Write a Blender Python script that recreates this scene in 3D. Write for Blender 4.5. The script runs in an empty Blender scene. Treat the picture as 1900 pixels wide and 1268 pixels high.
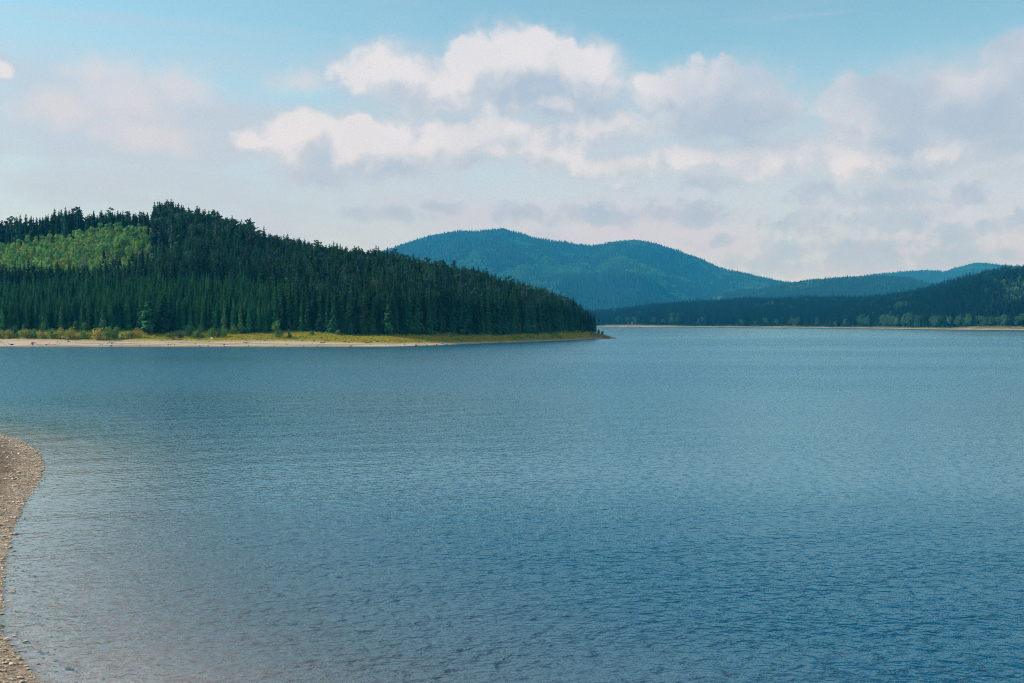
import bpy, bmesh, math, random
import numpy as np
from mathutils import Vector

RNG = np.random.default_rng(7)
random.seed(7)
SC = bpy.context.scene
COL = SC.collection
F = 1847.0            # focal length in the photograph's pixels
HOR = 598.0           # row of the horizon in the photograph
CAM_H = 12.0          # metres above the lake

# ------------------------------------------------------------------ camera
cam = bpy.data.cameras.new('camera')
cam.sensor_width = 36.0
cam.lens = 36.0 * F / 1900.0
cam.shift_y = -(634.0 - HOR) / 1900.0
cam.clip_start = 0.5
cam.clip_end = 40000.0
cam_o = bpy.data.objects.new('camera', cam)
cam_o.location = (0, 0, CAM_H)
cam_o.rotation_euler = (math.radians(90), 0, 0)
COL.objects.link(cam_o)
SC.camera = cam_o

# ------------------------------------------------------------------ colour management, sampling
SC.view_settings.view_transform = 'Standard'
SC.view_settings.look = 'None'
SC.view_settings.exposure = 0.0
SC.view_settings.gamma = 1.0
SC.view_settings.use_curve_mapping = False
SC.render.engine = 'CYCLES'
SC.cycles.max_bounces = 6
SC.cycles.diffuse_bounces = 2
SC.cycles.glossy_bounces = 2
SC.cycles.transmission_bounces = 2
SC.cycles.transparent_max_bounces = 8
SC.cycles.volume_bounces = 0
SC.cycles.use_denoising = True
SC.cycles.denoiser = 'OPENIMAGEDENOISE'
SC.cycles.denoising_input_passes = 'RGB_ALBEDO_NORMAL'
SC.cycles.denoising_prefilter = 'NONE'
SC.cycles.filter_width = 1.0
SC.cycles.sample_clamp_indirect = 4.0

# ------------------------------------------------------------------ node helper
class N:
    """socket wrapper so that node trees can be written as arithmetic"""
    def __init__(s, t, sock): s.t, s.s = t, sock
    def _m(s, op, o=None, o2=None, clamp=False):
        n = s.t.nodes.new('ShaderNodeMath'); n.operation = op; n.use_clamp = clamp
        s.t.links.new(s.s, n.inputs[0])
        for i, v in ((1, o), (2, o2)):
            if v is None: continue
            if isinstance(v, N): s.t.links.new(v.s, n.inputs[i])
            else: n.inputs[i].default_value = v
        return N(s.t, n.outputs[0])
    def __add__(s, o): return s._m('ADD', o)
    __radd__ = __add__
    def __mul__(s, o): return s._m('MULTIPLY', o)
    __rmul__ = __mul__
    def __sub__(s, o): return s._m('SUBTRACT', o)
    def __rsub__(s, o): return (s * -1.0) + o
    def __truediv__(s, o): return s._m('DIVIDE', o)
    def max(s, o): return s._m('MAXIMUM', o)
    def min(s, o): return s._m('MINIMUM', o)
    def pow(s, o): return s._m('POWER', o)
    def abs(s): return s._m('ABSOLUTE')
    def clamp(s): return s._m('ADD', 0.0, clamp=True)
    def step(s, a, b, lo=0.0, hi=1.0):
        n = s.t.nodes.new('ShaderNodeMapRange'); n.interpolation_type = 'SMOOTHSTEP'
        s.t.links.new(s.s, n.inputs['Value'])
        for k, v in (('From Min', a), ('From Max', b), ('To Min', lo), ('To Max', hi)):
            n.inputs[k].default_value = v
        return N(s.t, n.outputs[0])

def xyz(t, x, y, z=0.0):
    n = t.nodes.new('ShaderNodeCombineXYZ')
    for i, v in enumerate((x, y, z)):
        if isinstance(v, N): t.links.new(v.s, n.inputs[i])
        else: n.inputs[i].default_value = v
    return N(t, n.outputs[0])
def sep(v):
    n = v.t.nodes.new('ShaderNodeSeparateXYZ'); v.t.links.new(v.s, n.inputs[0])
    return [N(v.t, n.outputs[i]) for i in range(3)]
def vm(op, a, b=None, out=0):
    n = a.t.nodes.new('ShaderNodeVectorMath'); n.operation = op
    a.t.links.new(a.s, n.inputs[0])
    if isinstance(b, N): a.t.links.new(b.s, n.inputs[1])
    elif b is not None: n.inputs[1].default_value = b
    return N(a.t, n.outputs[out])
def noise(v, scale, detail=2.0, rough=0.5, dims='3D', out=0, dist=0.0, lac=2.0):
    n = v.t.nodes.new('ShaderNodeTexNoise'); n.noise_dimensions = dims
    v.t.links.new(v.s, n.inputs['Vector'])
    n.inputs['Scale'].default_value = scale; n.inputs['Detail'].default_value = detail
    n.inputs['Roughness'].default_value = rough; n.inputs['Distortion'].default_value = dist
    n.inputs['Lacunarity'].default_value = lac
    return N(v.t, n.outputs[out])
def voro(v, scale, rnd=1.0, feature='F1', dims='3D', out=0):
    n = v.t.nodes.new('ShaderNodeTexVoronoi'); n.voronoi_dimensions = dims; n.feature = feature
    v.t.links.new(v.s, n.inputs['Vector'])
    n.inputs['Scale'].default_value = scale; n.inputs['Randomness'].default_value = rnd
    return N(v.t, n.outputs[out])
def mixc(t, f, a, b):
    n = t.nodes.new('ShaderNodeMix'); n.data_type = 'RGBA'
    for i, v in ((0, f), (6, a), (7, b)):
        if isinstance(v, N): t.links.new(v.s, n.inputs[i])
        elif i == 0: n.inputs[i].default_value = v
        else: n.inputs[i].default_value = (*v, 1.0)
    return N(t, n.outputs[2])
def attr(t, name, out='Fac', kind='GEOMETRY'):
    n = t.nodes.new('ShaderNodeAttribute'); n.attribute_name = name; n.attribute_type = kind
    return N(t, n.outputs[out])
def geo(t, out='Position'):
    n = t.nodes.new('ShaderNodeNewGeometry'); return N(t, n.outputs[out])
def rnd(t):
    n = t.nodes.new('ShaderNodeObjectInfo'); return N(t, n.outputs['Random'])
def new_mat(name):
    m = bpy.data.materials.new(name); m.use_nodes = True
    t = m.node_tree; t.nodes.clear()
    o = t.nodes.new('ShaderNodeOutputMaterial')
    return m, t, o
def link(t, a, b): t.links.new(a.s if isinstance(a, N) else a, b)
def principled(t, o, color, rough=0.9, spec=0.2, normal=None):
    b = t.nodes.new('ShaderNodeBsdfPrincipled')
    if isinstance(color, N): link(t, color, b.inputs['Base Color'])
    else: b.inputs['Base Color'].default_value = (*color, 1)
    b.inputs['Roughness'].default_value = rough
    b.inputs['Specular IOR Level'].default_value = spec
    if normal is not None: link(t, normal, b.inputs['Normal'])
    t.links.new(b.outputs[0], o.inputs['Surface'])
    return b
def bump(t, h, strength=0.5, dist=0.1):
    n = t.nodes.new('ShaderNodeBump'); n.inputs['Strength'].default_value = strength
    n.inputs['Distance'].default_value = dist
    link(t, h, n.inputs['Height']); return N(t, n.outputs[0])

# ------------------------------------------------------------------ world: sky with cumulus
SUN_AZ = 84.0      # degrees to the left of the view
SUN_EL = 37.0
world = bpy.data.worlds.new('World'); SC.world = world; world.use_nodes = True
wt = world.node_tree; wt.nodes.clear()
w_out = wt.nodes.new('ShaderNodeOutputWorld')
w_bg = wt.nodes.new('ShaderNodeBackground'); w_bg.inputs['Strength'].default_value = 0.15
sky = wt.nodes.new('ShaderNodeTexSky'); sky.sky_type = 'NISHITA'; sky.sun_disc = False
sky.sun_elevation = math.radians(SUN_EL); sky.sun_rotation = math.radians(-SUN_AZ)
sky.altitude = 400.0; sky.air_density = 1.0; sky.dust_density = 0.6; sky.ozone_density = 1.6
tc = wt.nodes.new('ShaderNodeTexCoord')
dirv = N(wt, tc.outputs['Generated'])
dx, dy, dz = sep(dirv)
az = dx._m('ARCTAN2', dy)
el = dz._m('ARCSINE')
X = az * (F / 100.0)          # 1 unit = 3.1 degrees
Y = el * (F / 100.0)
def UV(u, v):
    a = (u - 950.0) / F; b = (HOR - v) / F
    return (math.atan(a) * F / 100.0, math.atan(b / math.sqrt(1 + a * a)) * F / 100.0)

P = xyz(wt, X, Y, 0.0)
warp = noise(P, 0.9, 3.0, 0.55, out=1)
warp = vm('SCALE', vm('SUBTRACT', warp, (0.5, 0.5, 0.5)), None)
warp.s.node.inputs['Scale'].default_value = 0.55
PW = vm('ADD', P, warp)

# cumulus bodies: (u, v, half width, half height, strength)
CUMULUS = [
    (960, 125, 150, 80, 1.15), (1075, 145, 100, 75, 1.1), (890, 120, 85, 55, 0.9), (725, 135, 120, 62, 0.85),
    (820, 165, 150, 60, 0.8), (1000, 190, 170, 40, .8),
    (690, 270, 175, 70, 1.05), (560, 255, 95, 60, 0.95), (855, 262, 110, 58, 1.05), (470, 260, 45, 28, 0.7), (930, 235, 50, 45, .8),
    (1120, 240, 125, 50, 0.9), (1000, 270, 90, 50, 0.7),
    (1320, 190, 155, 82, 1.0), (1220, 165, 70, 48, 0.75), (1430, 210, 80, 55, 0.8),
    (1640, 225, 140, 85, 1.0), (1800, 190, 150, 80, 1.0), (1890, 130, 80, 65, .8), (1900, 260, 160, 75, 1.0),
    (1660, 290, 160, 50, 0.9), (1450, 285, 130, 48, 0.8), (1300, 300, 150, 45, .75), (1150, 300, 140, 38, 0.6),
    (2, 122, 18, 19, 0.7),
]
def body(p):
    acc = None
    for (u, v, rx, ry, s) in CUMULUS:
        cx, cy = UV(u, v)
        d = vm('LENGTH', vm('MULTIPLY', vm('SUBTRACT', p, (cx, cy, 0)), (100.0 / rx, 100.0 / ry, 1)), None, 1)
        f = (1.0 - d) * s
        acc = f if acc is None else acc._m('SMOOTH_MAX', f, 0.25)
    return acc
def billow(p):
    a = noise(p, 1.1, 5.0, 0.52)
    v1 = voro(p, 2.1, 1.0, 'SMOOTH_F1')
    v2 = voro(p, 4.6, 1.0, 'SMOOTH_F1')
    v3 = noise(p, 7.5, 6.0, 0.62)
    return (a - 0.5) * 1.5 + (0.42 - v1) * 0.5 + (0.42 - v2) * 0.24 + (v3 - 0.5) * 0.46
# clouds elsewhere round the sky (outside the view), from noise alone, thinning upward
PF = xyz(wt, X * 0.8, Y * 1.25, 3.7)
far_mask = az.abs().step(0.56, 0.75)
def elsewhere(p):
    return (noise(p, 0.30, 2.0, 0.5) - 0.5) * 3.0 + 0.1 - Y * 0.05
else_f = elsewhere(PF)
def density(p, q=0.0):
    b = body(p) * (1.0 - far_mask) + else_f * far_mask
    return b + billow(p) * 0.62
D0 = density(PW)
LD = (-0.16, 0.24, 0.0)                       # towards the sun
D1 = body(vm('ADD', PW, LD)) * (1.0 - far_mask) + else_f * far_mask + billow(vm('ADD', PW, LD)) * 0.62
LD2 = (-0.45, 0.6, 0.0)
D2 = body(vm('ADD', PW, LD2)) * (1.0 - far_mask) + else_f * far_mask
soft = noise(P, 0.65, 3.0).step(0.35, 0.62)   # some edges crisp, some wispy
crisp = (D0 - D1).step(-0.05, 0.45)               # sunlit edges are crisp, lee edges wispy
edge = (D0 / (soft * 0.55 * (1.0 - crisp * 0.45) + 0.17)).clamp()
alpha_c = edge.step(0.0, 1.0) * (0.80 + soft * 0.15)
occl = (D1.max(0.0).min(1.2) * 0.36 + D2.max(0.0) * 0.78)
lit = (1.10 - occl).clamp()
lit = (lit * 0.70 + (D0 - D1).step(-0.35, 0.35) * 0.34 + (noise(PW, 2.2, 6.0, 0.62) - 0.5) * 0.60).clamp()
# the clouds on the right stand between us and thicker cloud and stay grey
grey_r = X.step(1.8, 3.6) * Y.step(2.6, 3.5) * (noise(P, 0.7, 3.0) * 1.6).clamp() * 1.9
lit = lit * (1.0 - grey_r * 0.42 * (1.0 - far_mask))

# low bank of thin cloud over the horizon and the veil on the left
PV = xyz(wt, X * 0.35, Y * 1.0, 1.3)
vn = noise(PV, 0.8, 4.0, 0.55)
veil_h = Y.step(1.3, 4.6, 1.0, 0.0)
right = X.step(-5.0, 1.5)
veil = (veil_h * (0.55 + right * 0.4) + (vn - 0.5) * 1.1 * (veil_h * 0.8 + .2)).clamp() * 0.95
hz = Y.step(3.4, 6.5, 1.0, 0.0)
veil2 = (noise(xyz(wt, X * 0.22, Y * 0.7, 9.0), 0.9, 4.0, 0.6).step(0.22, 0.62)) * (1.0 - X.step(-4.0, 2.0) * 0.6) * Y.step(3.8, 5.3, 1.0, 0.12) * 0.85
# cirrus streak on the right
st = noise(xyz(wt, X * 0.18 + Y * 0.10, Y * 2.2, 4.0), 1.0, 4.0, 0.55).step(0.5, 0.72)
cir = st * Y.step(4.0, 4.7) * Y.step(5.2, 6.2, 1.0, 0.0) * X.step(3.0, 6.0) * 0.55
cir2 = noise(xyz(wt, X * 0.13 - Y * 0.05, Y * 1.7, 8.0), 1.0, 5.0, 0.6).step(0.42, 0.75) * Y.step(4.2, 4.9) * (1.0 - X.step(-4.0, 0.5) * 0.7) * 0.42
veil2 = veil2.max(cir).max(cir2)
# small grey flat clouds in rows in front of the bank
SMALL = [(1515, 350, 62, 30), (1650, 362, 115, 32), (1310, 345, 70, 22), (1120, 398, 150, 30), (1290, 402, 110, 32), (1500, 405, 85, 34), (1665, 406, 110, 32),
         (1795, 360, 38, 28), (1822, 412, 32, 20), (1765, 432, 46, 34), (1885, 405, 34, 26), (1440, 485, 120, 48), (1600, 478, 120, 55), (1760, 478, 140, 42), (1340, 455, 34, 14),
         (720, 400, 110, 26), (820, 385, 70, 20), (960, 395, 70, 22), (600, 325, 90, 26), (1000, 470, 60, 16)]
sacc = None
PS = vm('ADD', P, warp)
for (u, v, rx, ry) in SMALL:
    cx, cy = UV(u, v)
    d = vm('LENGTH', vm('MULTIPLY', vm('SUBTRACT', PS, (cx, cy, 0)), (100.0 / rx, 100.0 / ry, 1)), None, 1)
    f_ = 1.0 - d
    sacc = f_ if sacc is None else sacc._m('SMOOTH_MAX', f_, 0.15)
bn = (noise(P, 2.2, 5.0, 0.58) - 0.5) * 1.7 + (0.42 - voro(P, 4.4, 1.0, 'SMOOTH_F1')) * 0.55
bn2 = (noise(P, 4.2, 6.0, 0.62) - 0.5) * 1.6
srow = sacc * 0.8 + bn * 0.75 + bn2 * 0.6 + 0.02
small = srow.step(0.02, 0.50) * 0.68 * Y.step(0.5, 1.0)
small_l = (noise(vm('ADD', P, (-.1, .2, 0)), 1.6, 3.0) * 1.5 - 0.25 - sacc * 0.35).clamp()

LUMPS = [(232, 178, 105, 62), (330, 152, 75, 46), (190, 132, 85, 36), (110, 200, 95, 44), (270, 250, 120, 36), (560, 150, 70, 30)]
lacc = None
for (u, v, rx, ry) in LUMPS:
    cx, cy = UV(u, v)
    d = vm('LENGTH', vm('MULTIPLY', vm('SUBTRACT', PW, (cx, cy, 0)), (100.0 / rx, 100.0 / ry, 1)), None, 1)
    f_ = 1.0 - d
    lacc = f_ if lacc is None else lacc._m('SMOOTH_MAX', f_, 0.2)
lump = (lacc + bn * 0.6).step(-0.2, 0.85) * 0.6

brk = ((noise(xyz(wt, X * 0.9, Y * 2.0, 2.2), 1.6, 6.0, 0.62) - 0.5) * 2.4 + (noise(xyz(wt, X * 0.4, Y * 0.8, 5.0), 1.0, 2.0) - 0.5)).step(0.05, 0.55) * Y.step(0.8, 1.6) * Y.step(2.6, 3.6, 1.0, 0.0) * X.step(-4.0, 1.0) * 0.45
BLUE_T = (0.99, 1.29, 1.12)
skyc = N(wt, sky.outputs[0])
tint = wt.nodes.new('ShaderNodeMix'); tint.data_type = 'RGBA'; tint.blend_type = 'MULTIPLY'
tint.inputs[0].default_value = 1.0; wt.links.new(skyc.s, tint.inputs[6]); tint.inputs[7].default_value = (*BLUE_T, 1)
base = N(wt, tint.outputs[2])
K = 1.0 / 0.15
def k(c): return tuple(K * a for a in c)
col = mixc(wt, veil, base, k((0.65, 0.64, 0.80)))
col = mixc(wt, veil2, col, k((0.55, 0.60, 0.72)))
smallc = mixc(wt, small_l, k((0.38, 0.48, 0.65)), k((0.62, 0.64, 0.78)))
col = mixc(wt, lump, col, k((0.74, 0.71, 0.77)))
col = mixc(wt, brk, col, k((0.48, 0.56, 0.72)))
col = mixc(wt, small, col, smallc)
halo = (body(PW) * (1.0 - far_mask) + bn * 0.35 + 0.22).step(-0.1, 0.75) * 0.78
col = mixc(wt, halo, col, k((0.56, 0.62, 0.73)))
cumc = mixc(wt, lit.step(0.05, 0.95), k((0.43, 0.53, 0.68)), k((0.80, 0.80, 0.86)))
col = mixc(wt, alpha_c, col, cumc)
link(wt, col, w_bg.inputs['Color'])
wt.links.new(w_bg.outputs[0], w_out.inputs['Surface'])
world.cycles.sampling_method = 'MANUAL'; world.cycles.sample_map_resolution = 512

# ------------------------------------------------------------------ sun
sun = bpy.data.lights.new('sun', 'SUN'); sun.energy = 4.3; sun.angle = math.radians(0.53)
sun.color = (1.0, 0.93, 0.82)
sun_o = bpy.data.objects.new('sun', sun)
sd = Vector((-math.sin(math.radians(SUN_AZ)) * math.cos(math.radians(SUN_EL)),
             math.cos(math.radians(SUN_AZ)) * math.cos(math.radians(SUN_EL)), math.sin(math.radians(SUN_EL))))
sun_o.rotation_euler = (-sd).to_track_quat('-Z', 'Y').to_euler()
sun_o.location = sd * 500
COL.objects.link(sun_o)

# ------------------------------------------------------------------ object helpers
def tag(o, label=None, cat=None, group=None, kind=None):
    if label: o['label'] = label
    if cat: o['category'] = cat
    if group: o['group'] = group
    if kind: o['kind'] = kind
    return o
def mesh_np(name, verts, faces, mat, attrs=None, smooth=False):
    """verts (n,3); faces (m,3) or (m,4) int arrays"""
    me = bpy.data.meshes.new(name)
    verts = np.asarray(verts, np.float32); faces = np.asarray(faces, np.int32)
    m, kf = faces.shape
    me.vertices.add(len(verts)); me.vertices.foreach_set('co', verts.ravel())
    me.loops.add(m * kf); me.loops.foreach_set('vertex_index', faces.ravel())
    me.polygons.add(m); me.polygons.foreach_set('loop_start', np.arange(0, m * kf, kf, dtype=np.int32))
    me.polygons.foreach_set('loop_total', np.full(m, kf, np.int32))
    if smooth: me.polygons.foreach_set('use_smooth', np.ones(m, bool))
    for nme, a in (attrs or {}).items():
        at = me.attributes.new(nme, 'FLOAT', 'POINT'); at.data.foreach_set('value', np.asarray(a, np.float32).ravel())
    me.update(calc_edges=True); me.validate()
    if mat is not None: me.materials.append(mat)
    return me
def obj(name, me, parent=None, loc=(0, 0, 0)):
    o = bpy.data.objects.new(name, me); COL.objects.link(o); o.location = loc
    if parent is not None: o.parent = parent
    return o
def empty(name, loc, rz=0.0, scale=(1, 1, 1)):
    o = bpy.data.objects.new(name, None); COL.objects.link(o)
    o.location = loc; o.rotation_euler = (0, 0, rz); o.scale = scale; o.empty_display_size = 1.0
    return o
def grid_faces(nu, nv):
    i = np.arange(nu - 1)[:, None]; j = np.arange(nv - 1)[None, :]
    a = i * nv + j
    return np.stack([a, a + nv, a + nv + 1, a + 1], -1).reshape(-1, 4)
def tri_of(q): return np.concatenate([q[:, [0, 1, 2]], q[:, [0, 2, 3]]])

def vnoise(x, y, scale, seed=0, octaves=3):
    """cheap value noise in numpy, about -1..1"""
    out = np.zeros_like(np.asarray(x, float)); amp = 1.0; tot = 0.0
    for o in range(octaves):
        xs = np.asarray(x) / scale + 17.3 * (seed + o); ys = np.asarray(y) / scale - 9.1 * (seed + o)
        xi = np.floor(xs).astype(np.int64); yi = np.floor(ys).astype(np.int64)
        fx = xs - xi; fy = ys - yi; fx = fx * fx * (3 - 2 * fx); fy = fy * fy * (3 - 2 * fy)
        def h(a, b):
            n = (a * 374761393 + b * 668265263 + (seed + o) * 144665) & 0xffffffff
            n = ((n ^ (n >> 13)) * 1274126177) & 0xffffffff
            return ((n ^ (n >> 16)) & 0xffff) / 32767.5 - 1.0
        v = (h(xi, yi) * (1 - fx) + h(xi + 1, yi) * fx) * (1 - fy) + (h(xi, yi + 1) * (1 - fx) + h(xi + 1, yi + 1) * fx) * fy
        out += v * amp; tot += amp; amp *= 0.5; scale *= 0.5
    return out / tot * 1.4

def px(u, v, D):
    """point seen at photograph pixel (u, v) at distance D along y"""
    return ((u - 950.0) / F * D, D, CAM_H + (HOR - v) / F * D)
def Dw(v): return CAM_H * F / (v - HOR)        # distance of the water at row v

# ------------------------------------------------------------------ materials
def mat_foliage(name, dark, light, yellow=None, rough=0.75, trans=0.25, nscale=0.35):
    m, t, o = new_mat(name)
    r = rnd(t)
    p = geo(t)
    n1 = noise(p, nscale, 3.0, 0.6)
    f = (r * 0.95 + (n1 - 0.5) * 1.1 - 0.02).clamp()
    c = mixc(t, f, dark, light)
    if yellow:
        c = mixc(t, (r * 7.3)._m('FRACT').step(0.62, 1.0) * 0.75, c, yellow)
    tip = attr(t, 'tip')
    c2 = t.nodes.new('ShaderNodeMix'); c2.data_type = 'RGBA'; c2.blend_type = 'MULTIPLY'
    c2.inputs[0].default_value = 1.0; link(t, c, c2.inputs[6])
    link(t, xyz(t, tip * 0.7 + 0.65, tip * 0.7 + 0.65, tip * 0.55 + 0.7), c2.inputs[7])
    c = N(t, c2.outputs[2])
    b = t.nodes.new('ShaderNodeBsdfPrincipled'); link(t, c, b.inputs['Base Color'])
    b.inputs['Roughness'].default_value = rough; b.inputs['Specular IOR Level'].default_value = 0.25
    tr = t.nodes.new('ShaderNodeBsdfTranslucent'); link(t, c, tr.inputs['Color'])
    mx = t.nodes.new('ShaderNodeMixShader'); mx.inputs[0].default_value = trans
    t.links.new(b.outputs[0], mx.inputs[1]); t.links.new(tr.outputs[0], mx.inputs[2])
    t.links.new(mx.outputs[0], o.inputs['Surface'])
    return m
M = {}
M['spruce_shaded'] = mat_foliage('cloud_shaded_spruce_needles', (0.005, 0.036, 0.030), (0.014, 0.072, 0.050))  # same needles, darkened in colour to imitate cloud shadow over the far shore
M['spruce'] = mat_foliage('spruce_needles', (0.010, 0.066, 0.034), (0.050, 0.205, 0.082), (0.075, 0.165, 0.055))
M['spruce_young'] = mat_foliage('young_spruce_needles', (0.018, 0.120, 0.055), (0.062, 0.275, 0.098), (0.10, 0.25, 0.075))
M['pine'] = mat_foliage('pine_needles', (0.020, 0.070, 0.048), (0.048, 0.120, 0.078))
M['birch'] = mat_foliage('birch_leaves', (0.08, 0.25, 0.08), (0.24, 0.45, 0.12), (0.36, 0.46, 0.11), trans=0.45)
M['bush_green'] = mat_foliage('bush_leaves_green', (0.09, 0.21, 0.05), (0.18, 0.32, 0.07), trans=0.3)
M['bush_dark'] = mat_foliage('bush_leaves_dark', (0.04, 0.12, 0.06), (0.08, 0.18, 0.075), trans=0.3)
M['bush_yellow'] = mat_foliage('bush_leaves_yellow', (0.24, 0.27, 0.06), (0.38, 0.36, 0.08), trans=0.3)
M['bush_orange'] = mat_foliage('bush_leaves_orange', (0.30, 0.30, 0.06), (0.44, 0.33, 0.08), trans=0.3)
M['grey_green'] = mat_foliage('leaves_grey_green', (0.07, 0.16, 0.10), (0.15, 0.25, 0.15), trans=0.3)
M['weeds'] = mat_foliage('dry_grass_blades', (0.38, 0.34, 0.04), (0.62, 0.48, 0.06), trans=0.3, nscale=0.12)
M['far_spruce'] = mat_foliage('far_spruce_needles', (0.005, 0.034, 0.028), (0.012, 0.062, 0.044), nscale=0.01)
M['far_decid'] = mat_foliage('far_broadleaf', (0.035, 0.13, 0.06), (0.085, 0.22, 0.09), trans=0.2, nscale=0.02)
def mat_bark(name, a, b):
    m, t, o = new_mat(name); p = geo(t)
    n = noise(vm('MULTIPLY', p, (6, 6, 1.2)), 1.0, 3.0)
    principled(t, o, mixc(t, n.step(0.35, 0.65), a, b), 0.9, 0.1, bump(t, n, 0.4, 0.03)); return m
M['bark'] = mat_bark('spruce_bark', (0.07, 0.055, 0.045), (0.16, 0.125, 0.10))
M['bark_pale'] = mat_bark('pale_bark', (0.22, 0.20, 0.17), (0.42, 0.39, 0.35))

# ------------------------------------------------------------------ polar terrain
class Terrain:
    """heights along rays from the viewpoint: knots of (distance, height) for a list of bearings"""
    def __init__(s, us, knots, rough=1.0, rscale=60.0, seed=3, sm=0.0, crest=None):
        s.crest = crest
        s.us = np.array(us, float); s.D = np.array([[k_[0] for k_ in kn] for kn in knots], float)
        s.Z = np.array([[k_[1] for k_ in kn] for kn in knots], float)
        s.rough, s.rscale, s.seed = rough, rscale, seed
        if sm:                                   # resample and smooth across bearings
            uu = np.arange(us[0], us[-1] + 1, sm / 4.0)
            D = np.stack([np.interp(uu, s.us, s.D[:, j]) for j in range(s.D.shape[1])], 1)
            Z = np.stack([np.interp(uu, s.us, s.Z[:, j]) for j in range(s.D.shape[1])], 1)
            kr = np.hanning(11)[1:-1]; kr /= kr.sum()
            pad = len(kr) // 2
            def c(A): return np.stack([np.convolve(np.pad(A[:, j], pad, mode='edge'), kr, 'valid') for j in range(A.shape[1])], 1)
            s.us, s.D, s.Z = uu, c(D), c(Z)
    def knots(s, u):
        return (np.stack([np.interp(u, s.us, s.D[:, j]) for j in range(s.D.shape[1])], -1),
                np.stack([np.interp(u, s.us, s.Z[:, j]) for j in range(s.D.shape[1])], -1))
    def z(s, x, y):
        x = np.asarray(x, float); y = np.asarray(y, float)
        u = 950 + F * x / y
        D, Z = s.knots(u)
        out = Z[..., 0].copy()
        for j in range(D.shape[-1] - 1):
            d0, d1 = D[..., j], D[..., j + 1]
            f = np.clip((y - d0) / np.maximum(d1 - d0, 1e-3), 0, 1)
            seg = Z[..., j] + (Z[..., j + 1] - Z[..., j]) * f
            out = np.where(y >= d0, seg, out)
        w = np.clip(out / 8.0, 0.06, 1.0) * (out > -3)
        if s.crest:                              # keep the skyline, fold the slope below it
            f = np.clip((y - D[..., 1]) / (D[..., s.crest] - D[..., 1]), 0, 1)
            w = w * (1 - .86 * f ** 5)
            n_ = vnoise(x, y * 0.45, s.rscale, s.seed)
            return out + s.rough * w * (1.0 - 2.2 * np.abs(n_)) + 5.0 * vnoise(x, y, 70, s.seed + 3) * (w > .1)
        return out + s.rough * w * vnoise(x, y, s.rscale, s.seed)
    def mesh(s, name, mat, u_n, segs, attr_fn=None):
        uu = np.linspace(s.us[0], s.us[-1], u_n)
        D, Z = s.knots(uu)
        cols = []
        for j, n in enumerate(segs):
            f = np.arange(n) / n
            cols.append(D[:, j:j + 1] + (D[:, j + 1:j + 2] - D[:, j:j + 1]) * f[None])
        cols.append(D[:, -1:])
        yy = np.concatenate(cols, 1)
        xx = (uu[:, None] - 950) / F * yy
        zz = s.z(xx, yy)
        V = np.stack([xx, yy, zz], -1).reshape(-1, 3)
        at = attr_fn(xx, yy, zz) if attr_fn else None
        me = mesh_np(name, V, grid_faces(*yy.shape)[:, ::-1], mat, at, smooth=True)
        if me.polygons[len(me.polygons) // 2].normal.z < 0: me.flip_normals()
        return obj(name, me)

# ------------------------------------------------------------------ the headland
PEN = [  # u,  row of waterline, (forest edge distance past water, height), (middle), (crest), fall
    (-900, 643, 40, 7, 150, 32, 300, 66), (-400, 643, 40, 7, 150, 32, 300, 68),
    (-100, 643, 40, 7, 150, 30, 290, 69), (0, 643, 38, 7, 148, 30, 285, 68), (100, 643, 38, 7, 148, 33, 275, 73),
    (200, 643, 38, 7, 148, 36, 268, 81), (270, 643, 40, 7.2, 150, 38, 262, 78), (350, 643, 42, 7.4, 150, 40, 250, 71),
    (440, 643, 42, 7.2, 140, 36, 235, 60), (540, 643, 42, 6.6, 130, 33, 208, 49), (640, 643, 42, 6.2, 115, 27, 190, 42),
    (720, 643, 42, 5.8, 105, 24, 178, 38), (800, 641, 42, 5.2, 95, 20, 160, 32.5), (880, 638, 40, 4.6, 85, 16.5, 142, 26.5),
    (960, 635.3, 38, 4.6, 75, 13.5, 120, 21), (1020, 633, 36, 5.0, 62, 11.5, 95, 16.5), (1060, 631.6, 34, 5.2, 52, 9.5, 75, 12.5),
    (1085, 630.6, 30, 5.2, 42, 7.5, 55, 8.5), (1105, 630, 26, 4.0, 34, 4.6, 42, 4.6), (1125, 629.2, 17, 2.0, 24, 1.8, 32, 0.5),
    (1140, 628.2, 8, 0.5, 12, 0.3, 18, -0.5), (1150, 628, 8, -0.6, 12, -0.8, 18, -1.2), (1180, 628, 8, -2.0, 12, -2.0, 18, -2.5)]
kn = []
for (u, vw, a, za, b, zb, c, zc) in PEN:
    d = Dw(vw)
    fall = 260 if u < 900 else 60
    w0 = 0.0 if u <= 1140 else -1.0
    kn.append([(d - 45, -5.0), (d, w0), (d + a, za), (d + b, zb), (d + c, zc), (d + c + 60, zc - 1.0 if u < 900 else zc * .6 - 1), (d + c + 60 + fall, -3.0 if u > 900 else 20.0), (d + c + 700 + fall, -6.0)])
pen = Terrain([p_[0] for p_ in PEN], kn, rough=1.6, rscale=45.0, seed=5)
SAND_U = [-900, 0, 300, 400, 500, 600, 700, 800, 900, 1000, 1080, 1150]
SAND_T = [0.46, 0.46, 0.40, 0.36, 0.34, 0.34, 0.26, 0.22, 0.18, 0.13, 0.18, 0.5]
def pen_frac(x, y):
    u = 950 + F * x / y
    D, Z = pen.knots(u)
    sh = (y - D[..., 1]) / (D[..., 2] - D[..., 1])
    fr = (y - D[..., 2]) / (D[..., 4] - D[..., 2])
    return u, sh, fr
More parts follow.
